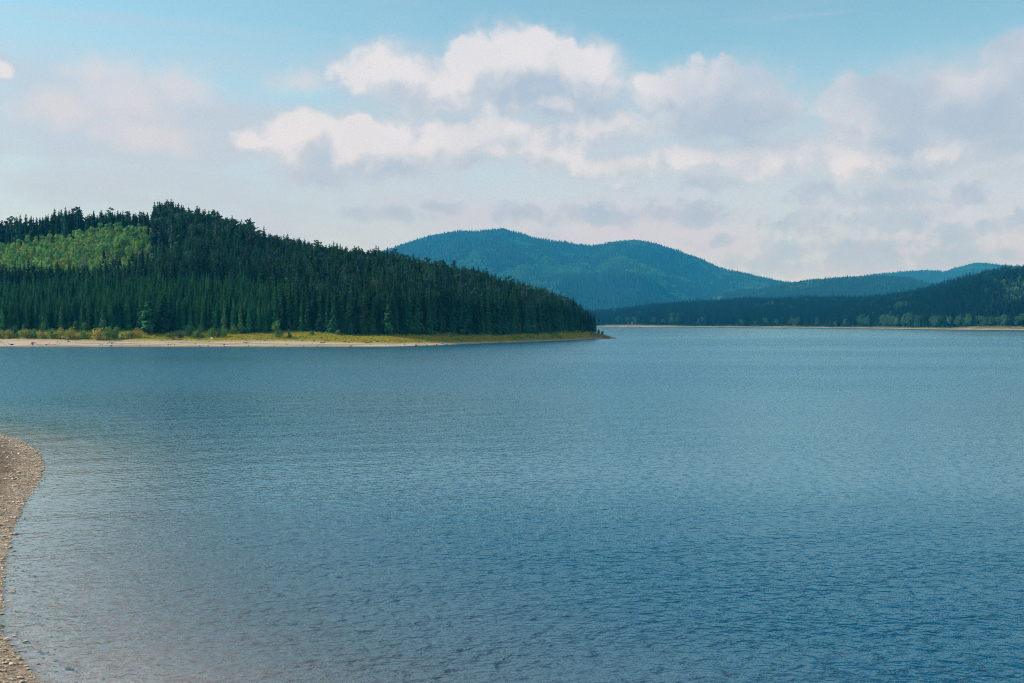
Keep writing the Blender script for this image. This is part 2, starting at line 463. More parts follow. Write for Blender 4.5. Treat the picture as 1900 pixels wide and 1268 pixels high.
def pen_attr(x, y, z):
    u, sh, fr = pen_frac(x, y)
    clear = ((u < 288) & (fr > 0.42) & (fr < 1.1)).astype(float)
    clear = np.maximum(clear, ((u > 255) & (u < 380) & (fr > 0.45) & (fr < .8)) * 0.8)
    return {'shore': sh, 'sandy': np.interp(u, SAND_U, SAND_T) - sh, 'clear': clear, 'tipred': np.interp(u, [980, 1090], [0, 1])}
def mat_headland():
    m, t, o = new_mat('headland_ground')
    p = geo(t)
    sh = attr(t, 'shore'); sandy = attr(t, 'sandy'); cl = attr(t, 'clear'); tr = attr(t, 'tipred')
    n1 = noise(p, 0.16, 4.0, 0.6); n2 = noise(p, 0.9, 3.0, 0.6); n3 = noise(vm('MULTIPLY', p, (0.035, 0.10, 1.9)), 1.0, 5.0, 0.66)
    px_, py_, pz_ = sep(p)
    n3 = n3 * 0.5 + noise(xyz(t, px_ * 0.02, py_ * 0.01, sh * 9.0), 1.0, 4.0, 0.7) * 0.5
    sand = mixc(t, n3.step(0.44, 0.56), (0.55, 0.44, 0.33), (0.34, 0.265, 0.19))
    sand = mixc(t, n2.step(0.58, 0.72) * 0.6, sand, (0.60, 0.53, 0.45))
    sand = mixc(t, tr * 0.65, sand, (0.26, 0.165, 0.14))
    wet = sh.step(0.0, 0.06, 0.45, 0.0)
    sand = mixc(t, wet * 0.6, sand, (0.10, 0.085, 0.07))
    grass = mixc(t, n1.step(0.35, 0.65), (0.34, 0.27, 0.04), (0.20, 0.25, 0.04))
    grass = mixc(t, n2.step(0.5, 0.7) * 0.6, grass, (0.30, 0.21, 0.06))
    f = (sandy * 5.0 + (n3 - 0.5) * 2.6 + (n2 - 0.5) * 1.6).step(-0.3, 0.4)
    c = mixc(t, f, grass, sand)
    floor = mixc(t, n1, (0.035, 0.035, 0.018), (0.06, 0.055, 0.03))
    clr = mixc(t, n2.step(0.3, 0.7), (0.10, 0.16, 0.045), (0.20, 0.18, 0.07))
    floor = mixc(t, cl, floor, clr)
    c = mixc(t, (sh + (n1 - 0.5) * 0.15).step(0.97, 1.06), c, floor)
    principled(t, o, c, 0.95, 0.1, bump(t, n2 + n3, 0.6, 0.3))
    return m
hd = pen.mesh('headland', mat_headland(), 620, [10, 34, 26, 20, 12, 10, 6], pen_attr)
tag(hd, 'wooded headland with a pale sand beach reaching into the lake', kind='structure')

# ------------------------------------------------------------------ tree meshes (unit height, base at the origin)
def spruce_crown(name, seed, mat, w=0.17, t0=0.06, levels=26, per=9, ragged=0.25):
    r = np.random.default_rng(seed); V = []; T = []; tip = []
    def add(pts, tris, tp):
        b = len(V); V.extend(pts); T.extend([(b + a, b + c, b + d) for a, c, d in tris]); tip.extend(tp)
    prof_bump = r.uniform(0.8, 1.15, levels + 1)
    for i, t in enumerate(np.linspace(t0, 0.965, levels)):
        rad = w * ((1 - t) ** 0.62) * (0.55 + 0.45 * min(1, (t - t0) * 7 + 0.45)) * prof_bump[i]
        n = max(5, int(per * (1 - 0.4 * t)))
        off = r.uniform(0, 6.28)
        for j in range(n):
            a = off + 6.2832 * j / n + r.normal(0, 0.22)
            L = max(0.006, rad * r.uniform(1 - ragged * 1.4, 1 + ragged * 0.8))
            droop = L * (0.62 * (1 - t) + 0.10 - 0.45 * max(0, t - 0.75)) * r.uniform(0.7, 1.3)
            ca, sa = math.cos(a), math.sin(a); wd = L * r.uniform(0.22, 0.36) + 0.006
            z0 = t + r.normal(0, 0.008)
            def q(f, s, dz): return (ca * L * f - sa * s, sa * L * f + ca * s, z0 + dz)
            pts = [q(0.0, 0, 0.012), q(0.5, wd, -droop * 0.28), q(0.55, -wd, -droop * 0.30), q(1.0, 0, -droop * 0.8),
                   q(0.45, 0, -droop * 0.15 - L * 0.42), q(0.80, wd * 0.3, -droop * 0.7 - L * 0.32)]
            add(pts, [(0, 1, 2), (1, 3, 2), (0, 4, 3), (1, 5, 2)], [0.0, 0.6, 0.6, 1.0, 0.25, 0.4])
    add([(0.009, 0, 0.92), (-0.006, 0.008, 0.92), (-0.006, -0.008, 0.92), (0, 0, 0.985)], [(0, 1, 3), (1, 2, 3), (2, 0, 3)], [1, 1, 1, 1])
    # inner cone added round the trunk to block light, coloured darker than the tips
    m = 7
    ring = [(0.30 * w * math.cos(6.283 * k_ / m), 0.30 * w * math.sin(6.283 * k_ / m), t0 + 0.02) for k_ in range(m)]
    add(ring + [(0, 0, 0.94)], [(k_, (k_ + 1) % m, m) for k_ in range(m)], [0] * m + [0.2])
    return mesh_np(name, V, T, mat, {'tip': tip})
def trunk_mesh(name, seed, mat, r0, top, lean=0.0, limbs=0, h0=0.4):
    r = np.random.default_rng(seed); V = []; Q = []
    def tube(path, radii, n=6):
        b = len(V)
        for (c, rr) in zip(path, radii):
            for k_ in range(n): V.append((c[0] + rr * math.cos(6.283 * k_ / n), c[1] + rr * math.sin(6.283 * k_ / n), c[2]))
        for s_ in range(len(path) - 1):
            for k_ in range(n):
                Q.append((b + s_ * n + k_, b + s_ * n + (k_ + 1) % n, b + (s_ + 1) * n + (k_ + 1) % n, b + (s_ + 1) * n + k_))
    ts = np.linspace(0, 1, 5)
    path = [(lean * t * t, lean * 0.3 * math.sin(3 * t), -0.03 + (top + 0.03) * t) for t in ts]
    tube(path, [r0 * (1.25 if t == 0 else 1) * (1 - 0.8 * t) for t in ts])
    for i in range(limbs):
        t = r.uniform(h0, 0.9); a = r.uniform(0, 6.283); L = r.uniform(0.10, 0.22)
        p0 = (lean * t * t, 0, top * t)
        tube([p0, (p0[0] + math.cos(a) * L * .5, p0[1] + math.sin(a) * L * .5, p0[2] + L * .35), (p0[0] + math.cos(a) * L, p0[1] + math.sin(a) * L, p0[2] + L * .8)], [r0 * .4, r0 * .28, r0 * .1], 4)
    return mesh_np(name, V, Q, mat)
def leaf_crown(name, seed, mat, blobs, leaves, size, squash=1.0):
    """blobs: list of (cx, cy, cz, radius); leaf clumps through each blob's outer volume"""
    r = np.random.default_rng(seed); V = []; T = []; tip = []
    tot = sum(b[3] ** 2 for b in blobs)
    for (cx, cy, cz, R) in blobs:
        n = max(10, int(leaves * R * R / tot))
        d = r.normal(size=(n, 3)); d /= np.linalg.norm(d, axis=1)[:, None]
        rad = R * r.uniform(0.25, 1.0, n) ** 0.45 * (1 + 0.18 * r.normal(size=n))
        c = d * rad[:, None] * np.array([1, 1, squash]) + np.array([cx, cy, cz])
        for k_ in range(n):
            nn = d[k_] * 0.8 + r.normal(size=3) * 0.55 + np.array([0, 0, .25]); nn /= np.linalg.norm(nn)
            a = np.cross(nn, r.normal(size=3)); a /= np.linalg.norm(a) + 1e-9; b_ = np.cross(nn, a)
            s_ = size * r.uniform(0.55, 1.3)
            b0 = len(V)
            V += [tuple(c[k_] + a * s_), tuple(c[k_] + b_ * s_ * .7 + nn * s_ * .2), tuple(c[k_] - a * s_ * r.uniform(.7, 1)), tuple(c[k_] - b_ * s_ * .7 - nn * s_ * .15)]
            T += [(b0, b0 + 1, b0 + 2), (b0, b0 + 2, b0 + 3)]
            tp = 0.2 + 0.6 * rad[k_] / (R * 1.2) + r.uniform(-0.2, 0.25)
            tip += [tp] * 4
    V = np.array(V); V[:, 2] = np.maximum(V[:, 2], 0.0)
    return mesh_np(name, V, T, mat, {'tip': np.clip(tip, 0, 1.2)})
def blobs_round(seed, n, w, z0, z1, rb):
    r = np.random.default_rng(seed); out = []
    for i in range(n):
        a = r.uniform(0, 6.283); q_ = r.uniform(0, 1) ** 0.6
        z = r.uniform(z0, z1); tz = (z - z0) / (z1 - z0)
        e = math.sqrt(max(0.08, 1 - (tz * 1.8 - 0.75) ** 2)) if tz > .4 else 1.0
        out.append((math.cos(a) * w * q_ * e, math.sin(a) * w * q_ * e, z, rb * r.uniform(0.7, 1.25)))
    return out
NV = 6
SPR = [spruce_crown(f'spruce_crown_{i}', 10 + i, M['spruce'], w=[.15, .17, .18, .16, .175, .20][i], ragged=[.25, .3, .35, .22, .3, .4][i], t0=[.05, .08, .04, .1, .06, .12][i]) for i in range(NV)]
SPY = [spruce_crown(f'young_spruce_crown_{i}', 30 + i, M['spruce_young'], w=[.15, .165, .14, .16][i], t0=0.03, ragged=.25) for i in range(4)]
SPT = [spruce_crown(f'tall_spruce_crown_{i}', 50 + i, M['spruce'], w=[.16, .18, .19, .20][i], t0=[.35, .28, .40, .32][i], levels=20, ragged=.42) for i in range(4)]
def pine_blobs(seed):
    r = np.random.default_rng(seed); out = []
    for i in range(11):
        z = 0.50 + 0.46 * (i / 10); a = r.uniform(0, 6.283); q_ = r.uniform(0.02, 0.105) * (1.25 - abs(z - .72) * 2.2)
        out.append((math.cos(a) * q_, math.sin(a) * q_, z, r.uniform(0.045, 0.075)))
    return out
PIN = [leaf_crown(f'pine_crown_{i}', 70 + i, M['pine'], pine_blobs(70 + i), 420, 0.022, 0.7) for i in range(4)]
BIR = [leaf_crown(f'birch_crown_{i}', 90 + i, M['birch'], blobs_round(90 + i, 7, .17 + .03 * (i % 3), 0.28, 0.86, 0.15), 330, 0.05) for i in range(5)]
BRO = [leaf_crown(f'broadleaf_crown_{i}', 110 + i, M['grey_green'], blobs_round(110 + i, 10, .27, 0.30, 0.85, 0.16), 520, 0.038) for i in range(3)]
TRK = trunk_mesh('spruce_trunk', 1, M['bark'], 0.012, 0.93)
TRK_P = trunk_mesh('pine_trunk', 2, M['bark_pale'], 0.011, 0.93, 0.01, 5, 0.5)
TRK_B = trunk_mesh('birch_trunk', 3, M['bark_pale'], 0.013, 0.8, 0.03, 4, 0.35)

def merged(name, crown, trunk):
    """one mesh with crown and trunk, for the mass of the forest"""
    me = crown.copy(); me.name = name
    bm = bmesh.new(); bm.from_mesh(crown); n0 = len(bm.faces)
    bm.from_mesh(trunk); bm.faces.ensure_lookup_table()
    for f_ in bm.faces[n0:]: f_.material_index = 1
    bm.to_mesh(me); bm.free()
    me.materials.append(trunk.materials[0])
    return me
def far_spruce(name, seed, mat):
    r = np.random.default_rng(seed); V = []; T = []; tip = []
    for (z0, z1, rr) in ((0.05, 0.5, 0.20), (0.28, 0.75, 0.155), (0.55, 1.0, 0.10)):
        b = len(V); m = 7
        for k_ in range(m):
            q_ = rr * r.uniform(0.65, 1.2); V.append((q_ * math.cos(6.283 * k_ / m), q_ * math.sin(6.283 * k_ / m), z0 + r.uniform(-.04, .06))); tip.append(0.7)
        V.append((r.normal(0, .01), r.normal(0, .01), z1)); tip.append(0.5)
        T += [(b + k_, b + (k_ + 1) % m, b + m) for k_ in range(m)]
    return mesh_np(name, V, T, mat, {'tip': tip})
FSP = [far_spruce(f'far_spruce_{i}', 200 + i, M['far_spruce']) for i in range(4)]
FDE = [leaf_crown(f'far_broadleaf_{i}', 220 + i, M['far_decid'], blobs_round(220 + i, 5, .26, 0.30, 0.75, 0.24), 70, 0.13) for i in range(3)]

# ------------------------------------------------------------------ masses of trees by geometry nodes
PROTO = {}
def proto(me):
    if me.name not in PROTO:
        PROTO[me.name] = bpy.data.objects.new('proto_' + me.name, me)     # never linked to the scene
    return PROTO[me.name]
def scatter(name, pts, rot, scl, meshes, label, tilt=None):
    n = len(pts)
    me = bpy.data.meshes.new(name)
    me.vertices.add(n); me.vertices.foreach_set('co', np.asarray(pts, np.float32).ravel())
    a = me.attributes.new('rot', 'FLOAT_VECTOR', 'POINT')
    rv = np.zeros((n, 3), np.float32); rv[:, 2] = rot
    if tilt is not None: rv[:, 0] = tilt
    a.data.foreach_set('vector', rv.ravel())
    a = me.attributes.new('scl', 'FLOAT_VECTOR', 'POINT'); a.data.foreach_set('vector', np.asarray(scl, np.float32).ravel())
    a = me.attributes.new('pick', 'INT', 'POINT'); a.data.foreach_set('value', RNG.integers(0, len(meshes), n).astype(np.int32))
    o = obj(name, me)
    ng = bpy.data.node_groups.new(name, 'GeometryNodeTree')
    ng.interface.new_socket('Geometry', in_out='INPUT', socket_type='NodeSocketGeometry')
    ng.interface.new_socket('Geometry', in_out='OUTPUT', socket_type='NodeSocketGeometry')
    gi = ng.nodes.new('NodeGroupInput'); go = ng.nodes.new('NodeGroupOutput')
    iop = ng.nodes.new('GeometryNodeInstanceOnPoints')
    g2i = ng.nodes.new('GeometryNodeGeometryToInstance')
    for m_ in meshes:
        oi = ng.nodes.new('GeometryNodeObjectInfo'); oi.inputs['Object'].default_value = proto(m_)
        oi.transform_space = 'ORIGINAL'
        ng.links.new(oi.outputs['Geometry'], g2i.inputs[0])
    def na(nm, ty):
        q_ = ng.nodes.new('GeometryNodeInputNamedAttribute'); q_.data_type = ty; q_.inputs['Name'].default_value = nm
        return q_.outputs['Attribute']
    ng.links.new(gi.outputs[0], iop.inputs['Points']); ng.links.new(g2i.outputs[0], iop.inputs['Instance'])
    iop.inputs['Pick Instance'].default_value = True
    ng.links.new(na('pick', 'INT'), iop.inputs['Instance Index'])
    ng.links.new(na('rot', 'FLOAT_VECTOR'), iop.inputs['Rotation'])
    ng.links.new(na('scl', 'FLOAT_VECTOR'), iop.inputs['Scale'])
    ng.links.new(iop.outputs[0], go.inputs[0])
    md = o.modifiers.new('scatter', 'NODES'); md.node_group = ng
    return tag(o, label, kind='stuff')
def jitter_grid(x0, x1, y0, y1, sp, j=0.42):
    gx, gy = np.meshgrid(np.arange(x0, x1, sp), np.arange(y0, y1, sp))
    gx = gx + (np.arange(gx.shape[0]) % 2)[:, None] * sp * 0.5
    return (gx + RNG.uniform(-j, j, gx.shape) * sp).ravel(), (gy + RNG.uniform(-j, j, gy.shape) * sp).ravel()

# ------------------------------------------------------------------ things: trees and bushes
def tree_thing(name, crown, trunk, loc, h, wide, rz, label, cat='tree', group=None):
    r = empty(name, loc, rz, (h * wide, h * wide, h))
    obj('crown', crown, r); obj('trunk', trunk, r)
    return tag(r, label, cat, group)

# spruces of the headland
tx, ty = jitter_grid(-420, 85, 500, 900, 3.5)
u_, sh_, fr_ = pen_frac(tx, ty)
edge_n = vnoise(tx, ty, 14, 21) * 0.035
ok = (fr_ > 0.0 + edge_n * np.where(u_ > 500, 1, .6)) & (u_ < 1104) & (u_ > -200) & (fr_ < 1.55)
gap = (np.abs(u_ - 583) < 10) & (fr_ < 0.13)
ok &= ~gap
clearing = (u_ < 286 + vnoise(tx, ty, 30, 8) * 6) & (fr_ > 0.49 + 0.14 * vnoise(tx, ty, 28, 9)) & ~((vnoise(tx, ty, 9, 77) > .80) & (fr_ < .72)) & (fr_ < 1.02)
strip = (u_ > 280) & (u_ < 345) & (fr_ > 0.52) & (fr_ < 0.70)
tx0, ty0, u0, fr0 = tx[ok & ~clearing & ~strip], ty[ok & ~clearing & ~strip], u_[ok & ~clearing & ~strip], fr_[ok & ~clearing & ~strip]
# thin out: taller stands are wider spaced
tall = (u0 > 282) & (u0 < 470) & (fr0 > 0.68)
back = (u0 < 286) & (fr0 >= 1.02)
keep = RNG.uniform(size=len(tx0)) < np.where(tall | back, 0.55, np.where(fr0 > .35, .85, 0.95))
tx0, ty0, u0, fr0, tall, back = [a[keep] for a in (tx0, ty0, u0, fr0, tall, back)]
plant = (u0 < 520 + vnoise(tx0, ty0, 30, 3) * 30) & (fr0 < 0.33 + .05 * vnoise(tx0, ty0, 25, 4))
h0 = np.where(plant, 15.5, np.where(tall, 27.0, np.where(back, 24.0, 21.5)))
h0 = np.where((u0 > 150) & (u0 < 286) & back, 17.0, h0)
h0 = np.where((u0 < 286) & (fr0 > .36) & (fr0 < .8) & ~plant, np.interp(fr0, [.36, .46], [17, 12.0]), h0)
h0 = np.where(u0 > 980, np.interp(u0, [980, 1060, 1104], [21, 18, 12]), h0)
h0 = h0 * (1 + RNG.normal(0, 1, len(h0)) * np.where(plant, .09, .10)) * (1 + 0.07 * vnoise(tx0, ty0, 20, 12))
z0 = pen.z(tx0, ty0)
inview = (u0 > -5) & (u0 < 1110)
# which 300 show largest: the front rows that nothing stands before
score = fr0 * np.interp(u0, [0, 540, 960, 1100], [235, 170, 80, 20]) + ty0 * 0.02 + RNG.uniform(0, 3, len(tx0))
score[~inview] = 1e9
front_i = set(np.argsort(score)[:270].tolist())
frontm = np.array([i in front_i for i in range(len(tx0))])
BUSH_NEAR = [(0, 'the yellow-green bushes at the left edge of the beach'), (150, 'the broad green and orange bush on the beach'),
             (270, 'the bare sandy gap right of the orange bush'), (330, 'the green bushes above the pale beach'), (470, 'the slender bright green tree on the beach grass'),
             (545, 'the small lit grass mound under the trees'), (640, 'the pale grey-green broadleaf tree'), (720, 'the slim yellow-green saplings'),
             (820, 'the widest strip of golden grass'), (920, 'the two dark bushes on the grass near the point'), (1030, 'the rocky red point of the headland')]
def near_txt(u):
    out = BUSH_NEAR[0][1]
    for (a, s_) in BUSH_NEAR:
        if u >= a: out = s_
    return out
for i in np.nonzero(frontm)[0]:
    young = plant[i]
    cr = SPY[i % 4] if young else SPR[i % NV]
    kind = 'young spruce' if young else 'tall dark spruce'
    w_ = near_txt(u0[i])
    tree_thing('spruce_tree', cr, TRK, (tx0[i], ty0[i], z0[i] - .2), h0[i], RNG.uniform(.9, 1.2), RNG.uniform(0, 6.28),
               f'{kind} behind {w_}', 'tree', f'front {kind}s behind {w_}')
SPRM = [merged(f'spruce_{i}', SPR[i], TRK) for i in range(NV)]
SPYM = [merged(f'young_spruce_{i}', SPY[i], TRK) for i in range(4)]
BRD = [leaf_crown(f'far_broadleaf_crown_{i}', 130 + i, M['bush_dark'], blobs_round(130 + i, 9, .25, 0.25, 0.85, 0.17), 300, 0.05) for i in range(3)]
FSM = [merged(f'far_shore_spruce_{i}', spruce_crown(f'far_shore_crown_{i}', 40 + i, M['spruce_shaded'], w=.19, ragged=.35, levels=16, per=7), TRK) for i in range(4)]
PINM = [merged(f'dark_pine_{i}', PIN[i], TRK_P) for i in range(3)]
SPTM = [merged(f'tall_spruce_{i}', SPT[i], TRK_P) for i in range(4)]
def mass(name, mask, meshes, label, wlo=.9, whi=1.2):
    n = int(mask.sum()); w = RNG.uniform(wlo, whi, n) * h0[mask]
    scatter(name, np.stack([tx0[mask], ty0[mask], z0[mask] - .2], 1), RNG.uniform(0, 6.28, n), np.stack([w, w, h0[mask]], 1), meshes, label)
mass('young_spruce_plantation', ~frontm & plant, SPYM, 'band of young bright spruces above the beach bushes')
mass('spruce_forest', ~frontm & ~plant & ~tall & ~back, SPRM + SPTM[:3] + PINM[:1], 'dense dark spruce forest covering the headland slope')
mass('skyline_spruces', back, SPRM + SPTM + PINM[:1], 'dark spruces on the skyline behind the clearing')
pinem = tall & (u0 > 298) & (RNG.uniform(size=len(tx0)) < 0.07)
mass('tall_spruces', tall & ~pinem, SPTM + SPRM[:5] + PINM[:1], 'tall spruces with bare stems on the hilltop')
pi_ = np.nonzero(pinem & inview)[0][:60]
for i in pi_:
    tree_thing('pine_tree', PIN[i % 4], TRK_P, (tx0[i], ty0[i], z0[i] - .2), h0[i] * 0.97, RNG.uniform(1.0, 1.4), RNG.uniform(0, 6.28),
               'tall open-crowned pine among the spruces on the hilltop', 'tree', 'open-crowned pines on the hilltop')
# bare stems at the right edge of the clearing
for (u, v) in ((287, 486), (290.5, 482), (294, 488), (303, 483), (307, 492), (314, 483), (322, 480), (329, 478), (338, 482), (352, 486), (384, 506), (302, 470), (297, 474)):
    D = 735.0 - (v - 478) * 1.2
    x = (u - 950) / F * D
    tree_thing('bare_stemmed_spruce', SPT[int(u) % 4], TRK_P, (x, D, float(pen.z(x, D)) - .3), RNG.uniform(25, 29), RNG.uniform(.8, 1.0), RNG.uniform(0, 6.28),
               'tall spruce with a long pale bare stem at the right edge of the clearing', 'tree', 'bare-stemmed spruces beside the clearing')

# young birches on the clearing
bx, by = jitter_grid(-420, -225, 590, 790, 5.2)
bu, bs, bf = pen_frac(bx, by)
bk = (bf > 0.40) & (bf < 1.03) & (bu < 289) & (bu > -60)
bx, by, bu, bf = bx[bk], by[bk], bu[bk], bf[bk]
kb = RNG.uniform(size=len(bx)) < np.where(vnoise(bx, by, 22, 31) > -0.45, 0.92, 0.35)
bx, by, bu, bf = bx[kb], by[kb], bu[kb], bf[kb]
bz = pen.z(bx, by)
order = np.argsort(np.where((bu > -4), by, 1e6))
for c_, i in enumerate(order):
    h = RNG.uniform(3.8, 10.5) * (1 + .15 * (bf[i] > .8))
    if c_ >= 295: continue
    side = 'near the left edge of the photo' if bu[i] < 60 else 'left of the clearing centre' if bu[i] < 140 else 'right of the clearing centre' if bu[i] < 220 else 'close to the bare stems'
    row = ('upper edge' if bf[i] > .88 else 'upper half' if bf[i] > .76 else 'lower half' if bf[i] > .64 else 'lower edge')
    where = f'{row} of the clearing, {side}'
    tree_thing('young_birch', BIR[i % 5], TRK_B, (bx[i], by[i], bz[i] - .1), h, RNG.uniform(.6, 1.25), RNG.uniform(0, 6.28),
               f'light green young birch, {where}', 'tree', f'young birches: {where}')
rest = order[295:]
if len(rest):
    hs = RNG.uniform(4.5, 8.5, len(rest))
    scatter('birch_thicket', np.stack([bx[rest], by[rest], bz[rest]], 1), RNG.uniform(0, 6.28, len(rest)), np.stack([hs, hs, hs], 1), BIR, 'further young birches of the clearing')

qx, qy = jitter_grid(-420, -215, 590, 790, 2.3); qu, qs, qf = pen_frac(qx, qy)
qm = (qf > .44) & (qf < 1.02) & (qu < 292) & (qu > -40) & (vnoise(qx, qy, 12, 66) > -.35)
qx, qy = qx[qm], qy[qm]; qh = RNG.uniform(.8, 3.0, len(qx))
scatter('clearing_brush', np.stack([qx, qy, pen.z(qx, qy) - .1], 1), RNG.uniform(0, 6.28, len(qx)), np.stack([qh * 1.4, qh * 1.4, qh], 1),
        [leaf_crown(f'brush_{i}', 240 + i, M['bush_green'] if i else M['bush_yellow'], blobs_round(240 + i, 4, .3, .2, .7, .25), 60, .13) for i in range(3)], 'low green brush between the young birches of the clearing')
# broadleaf trees standing out of the spruces
def on_pen(u, v, vtop, D=None):
    """place a tree of the headland whose foot shows (or would show) at row v"""
    for D in np.arange(490, 800, 1.0):
        x = (u - 950) / F * D
        z = float(pen.z(x, D))
        if HOR + (CAM_H - z) / D * F <= v: break
    x = (u - 950) / F * D; z = float(pen.z(x, D))
    h = (HOR + (CAM_H - z) / D * F - vtop) / F * D
    return (x, D, z), h, D
GREY = [(157, 520, 481, .9, 'grey-green birch crown above the dark spruces, below the clearing'),
        (186, 540, 508, 1.2, 'rounded olive broadleaf crown among the young spruces'),
        (308, 545, 513, .7, 'small yellow-green tree at the top of the young spruces'),
        (655, 618, 584, 1.0, 'pale grey-green broadleaf tree at the forest foot behind the golden grass'),
        (707, 613, 584, .9, 'rounded dim broadleaf tree in the shade right of the pale grey-green tree'),
        (362, 520, 487, .9, 'dull green broadleaf tree below the bare stems'),
        (888, 575, 545, .8, 'lone pale crown in the dark forest near the point')]
for (u, v, vt, w, lab) in GREY:
    loc, h, D = on_pen(u, v, vt)
    tree_thing('broadleaf_tree', BRO[u % 3], TRK_B, loc, max(h, 6), w, u * 1.7, lab)

def bush_crown(seed, mat, flat=0.75):
    r = np.random.default_rng(seed); bl = []
    for i in range(9):
        a = r.uniform(0, 6.283); q_ = r.uniform(0, 0.62)
        bl.append((math.cos(a) * q_, math.sin(a) * q_ * .8, r.uniform(0.12, 0.62) * (1.15 - q_ * .7), r.uniform(0.20, 0.36)))
    return leaf_crown(f'bush_foliage_{seed}', seed, mat, bl, 800, 0.055, 0.9)
BUSH = [  # u, width px, base row, top row, material, label
    (1, 26, 627.5, 610, 'bush_yellow', 'yellow-green bush at the far left end of the beach'),
    (17, 24, 628, 608, 'bush_yellow', 'tall-topped yellow bush second from the left end of the beach'),
    (27, 14, 626, 603, 'bush_dark', 'small dark bush behind the two leftmost beach bushes'),
    (47, 38, 628, 610, 'bush_yellow', 'wide yellow bush left of the narrow green one on the beach'),
    (64, 18, 628, 611, 'bush_green', 'low green bush tucked between two wide yellow bushes'),
    (77, 24, 628, 610, 'bush_yellow', 'yellow-green bush right of the wide yellow bush'),
    (96, 28, 629, 612, 'bush_green', 'rounded green bush in the middle of the left bush row'),
    (112, 22, 629, 608, 'bush_yellow', 'tall yellow bush with a brown gap beside it'),
    (130, 34, 629, 609, 'bush_yellow', 'widest yellow bush left of the low bright green bush'),
    (154, 28, 629.5, 614, 'bush_green', 'low bright green bush in front of the largest bush'),
    (180, 38, 629.5, 603, 'bush_orange', 'largest bush of the beach with an orange crown'),
    (201, 30, 630, 607, 'bush_green', 'big green bush right of the orange-crowned bush'),
    (217, 28, 629, 605, 'bush_green', 'green bush at the right end of the large clump'),
    (236, 18, 627.5, 612, 'bush_yellow', 'small yellow-green bush right of the large clump'),
    (246, 14, 627, 613, 'bush_green', 'narrow green bush left of the lone orange one'),
    (254, 18, 626, 609, 'bush_orange', 'lone orange bush before the dark tall spruce'),
    (314, 20, 627.5, 617, 'bush_green', 'low green bush left of the dark round bush'),
    (333, 20, 628, 615, 'bush_dark', 'dark round bush above the pale beach'),
    (351, 26, 625, 602, 'bush_dark', 'tall dark bush rising behind the row of green bushes'),
    (366, 24, 627.5, 612, 'bush_green', 'bright dome-shaped bush at the beach edge'),
    (370, 16, 622, 604, 'bush_green', 'light green bush peeping over the dome-shaped one'),
    (394, 20, 627, 608, 'bush_green', 'bright bush left of the white boulder'),
    (406, 14, 626, 609, 'bush_dark', 'dark bush wedged between two bright ones'),
    (416, 15, 626, 609, 'bush_green', 'small bright bush at the right end of the green row'),
    (432, 14, 621, 603, 'bush_green', 'round vivid green shrub on the slope above the white boulder'),
    (450, 14, 621, 602, 'bush_dark', 'upright dull green shrub right of the round vivid one'),
    (537, 12, 629, 614, 'bush_dark', 'small dark bush low on the golden grass'),
    (521, 10, 624, 612, 'bush_green', 'little bush beside the slender bright green tree'),
    (579, 12, 623, 612, 'bush_dark', 'dark bush below the lit grass mound'),
    (626, 15, 622, 610, 'grey_green', 'round grey-green bush on the golden grass'),
    (640, 9, 619, 611, 'bush_yellow', 'small yellow bush right of the round grey-green bush'),
    (841, 11, 620, 615, 'bush_green', 'low pale bush along the upper edge of the golden grass'),
    (947, 10, 620.5, 608, 'bush_dark', 'left one of two dark bushes on the grass near the point'),
    (995, 9, 622, 612, 'bush_dark', 'right one of two dark bushes on the grass near the point'),
    (1083, 9, 618, 610, 'bush_dark', 'dark bush under the last trees of the headland'),
    (1111, 9, 619.5, 610, 'bush_dark', 'dark bush at the right foot of the headland forest'),
    (1118, 8, 620.5, 612, 'bush_dark', 'outermost dark bush on the rocky point'),
]
STEM = trunk_mesh('bush_stem', 9, M['bark'], 0.05, 0.6, 0.08, 5, 0.2)
for i, (u, w, vb, vt, mk, lab) in enumerate(BUSH):
    loc, h, D = on_pen(u, vb, vt)
    wid = w / F * D / 2 / 0.92
    r = empty('bush', (loc[0], loc[1], loc[2] - 0.1), i * 2.1, (wid * 1.25, wid * 1.1, max(h, 1.0) * 1.22))
    r['label'] = lab; r['category'] = 'bush'
    obj('foliage', bush_crown(300 + i, M[mk]), r); obj('stem', STEM, r)
SAPL = [(513, 627, 593, .75, 'bush_green', 'slender bright green tree on the beach grass'),
        (739, 616, 587, .55, 'bush_yellow', 'slim yellow-green sapling glowing against the dark forest'),
        (772, 617, 596, .6, 'bush_green', 'short sapling between the yellow-green sapling and the fuller green one'),
        (791, 618, 589, .6, 'bush_green', 'fuller green sapling right of the short one'),
        (41, 624, 598, .5, 'bush_green', 'thin green sapling behind the wide yellow bush'),
        (79, 623, 599, .45, 'bush_green', 'thin pale sapling behind the yellow-green bush'),
        (140, 622, 596, .6, 'bush_dark', 'dull green sapling left of the orange-crowned bush'),
        (157, 622, 598, .65, 'bush_green', 'leaning green sapling directly left of the orange-crowned bush'),
        (192, 620, 594, .7, 'bush_dark', 'dark sapling rising behind the orange-crowned bush')]
for i, (u, vb, vt, w, mk, lab) in enumerate(SAPL):
    loc, h, D = on_pen(u, vb, vt)
    cr = leaf_crown(f'sapling_crown_{i}', 400 + i, M[mk], blobs_round(400 + i, 9, .15, 0.14, 0.88, 0.14), 420, 0.045)
    tree_thing('sapling', cr, TRK_B, loc, h, w * 1.5, i * 1.1, lab)
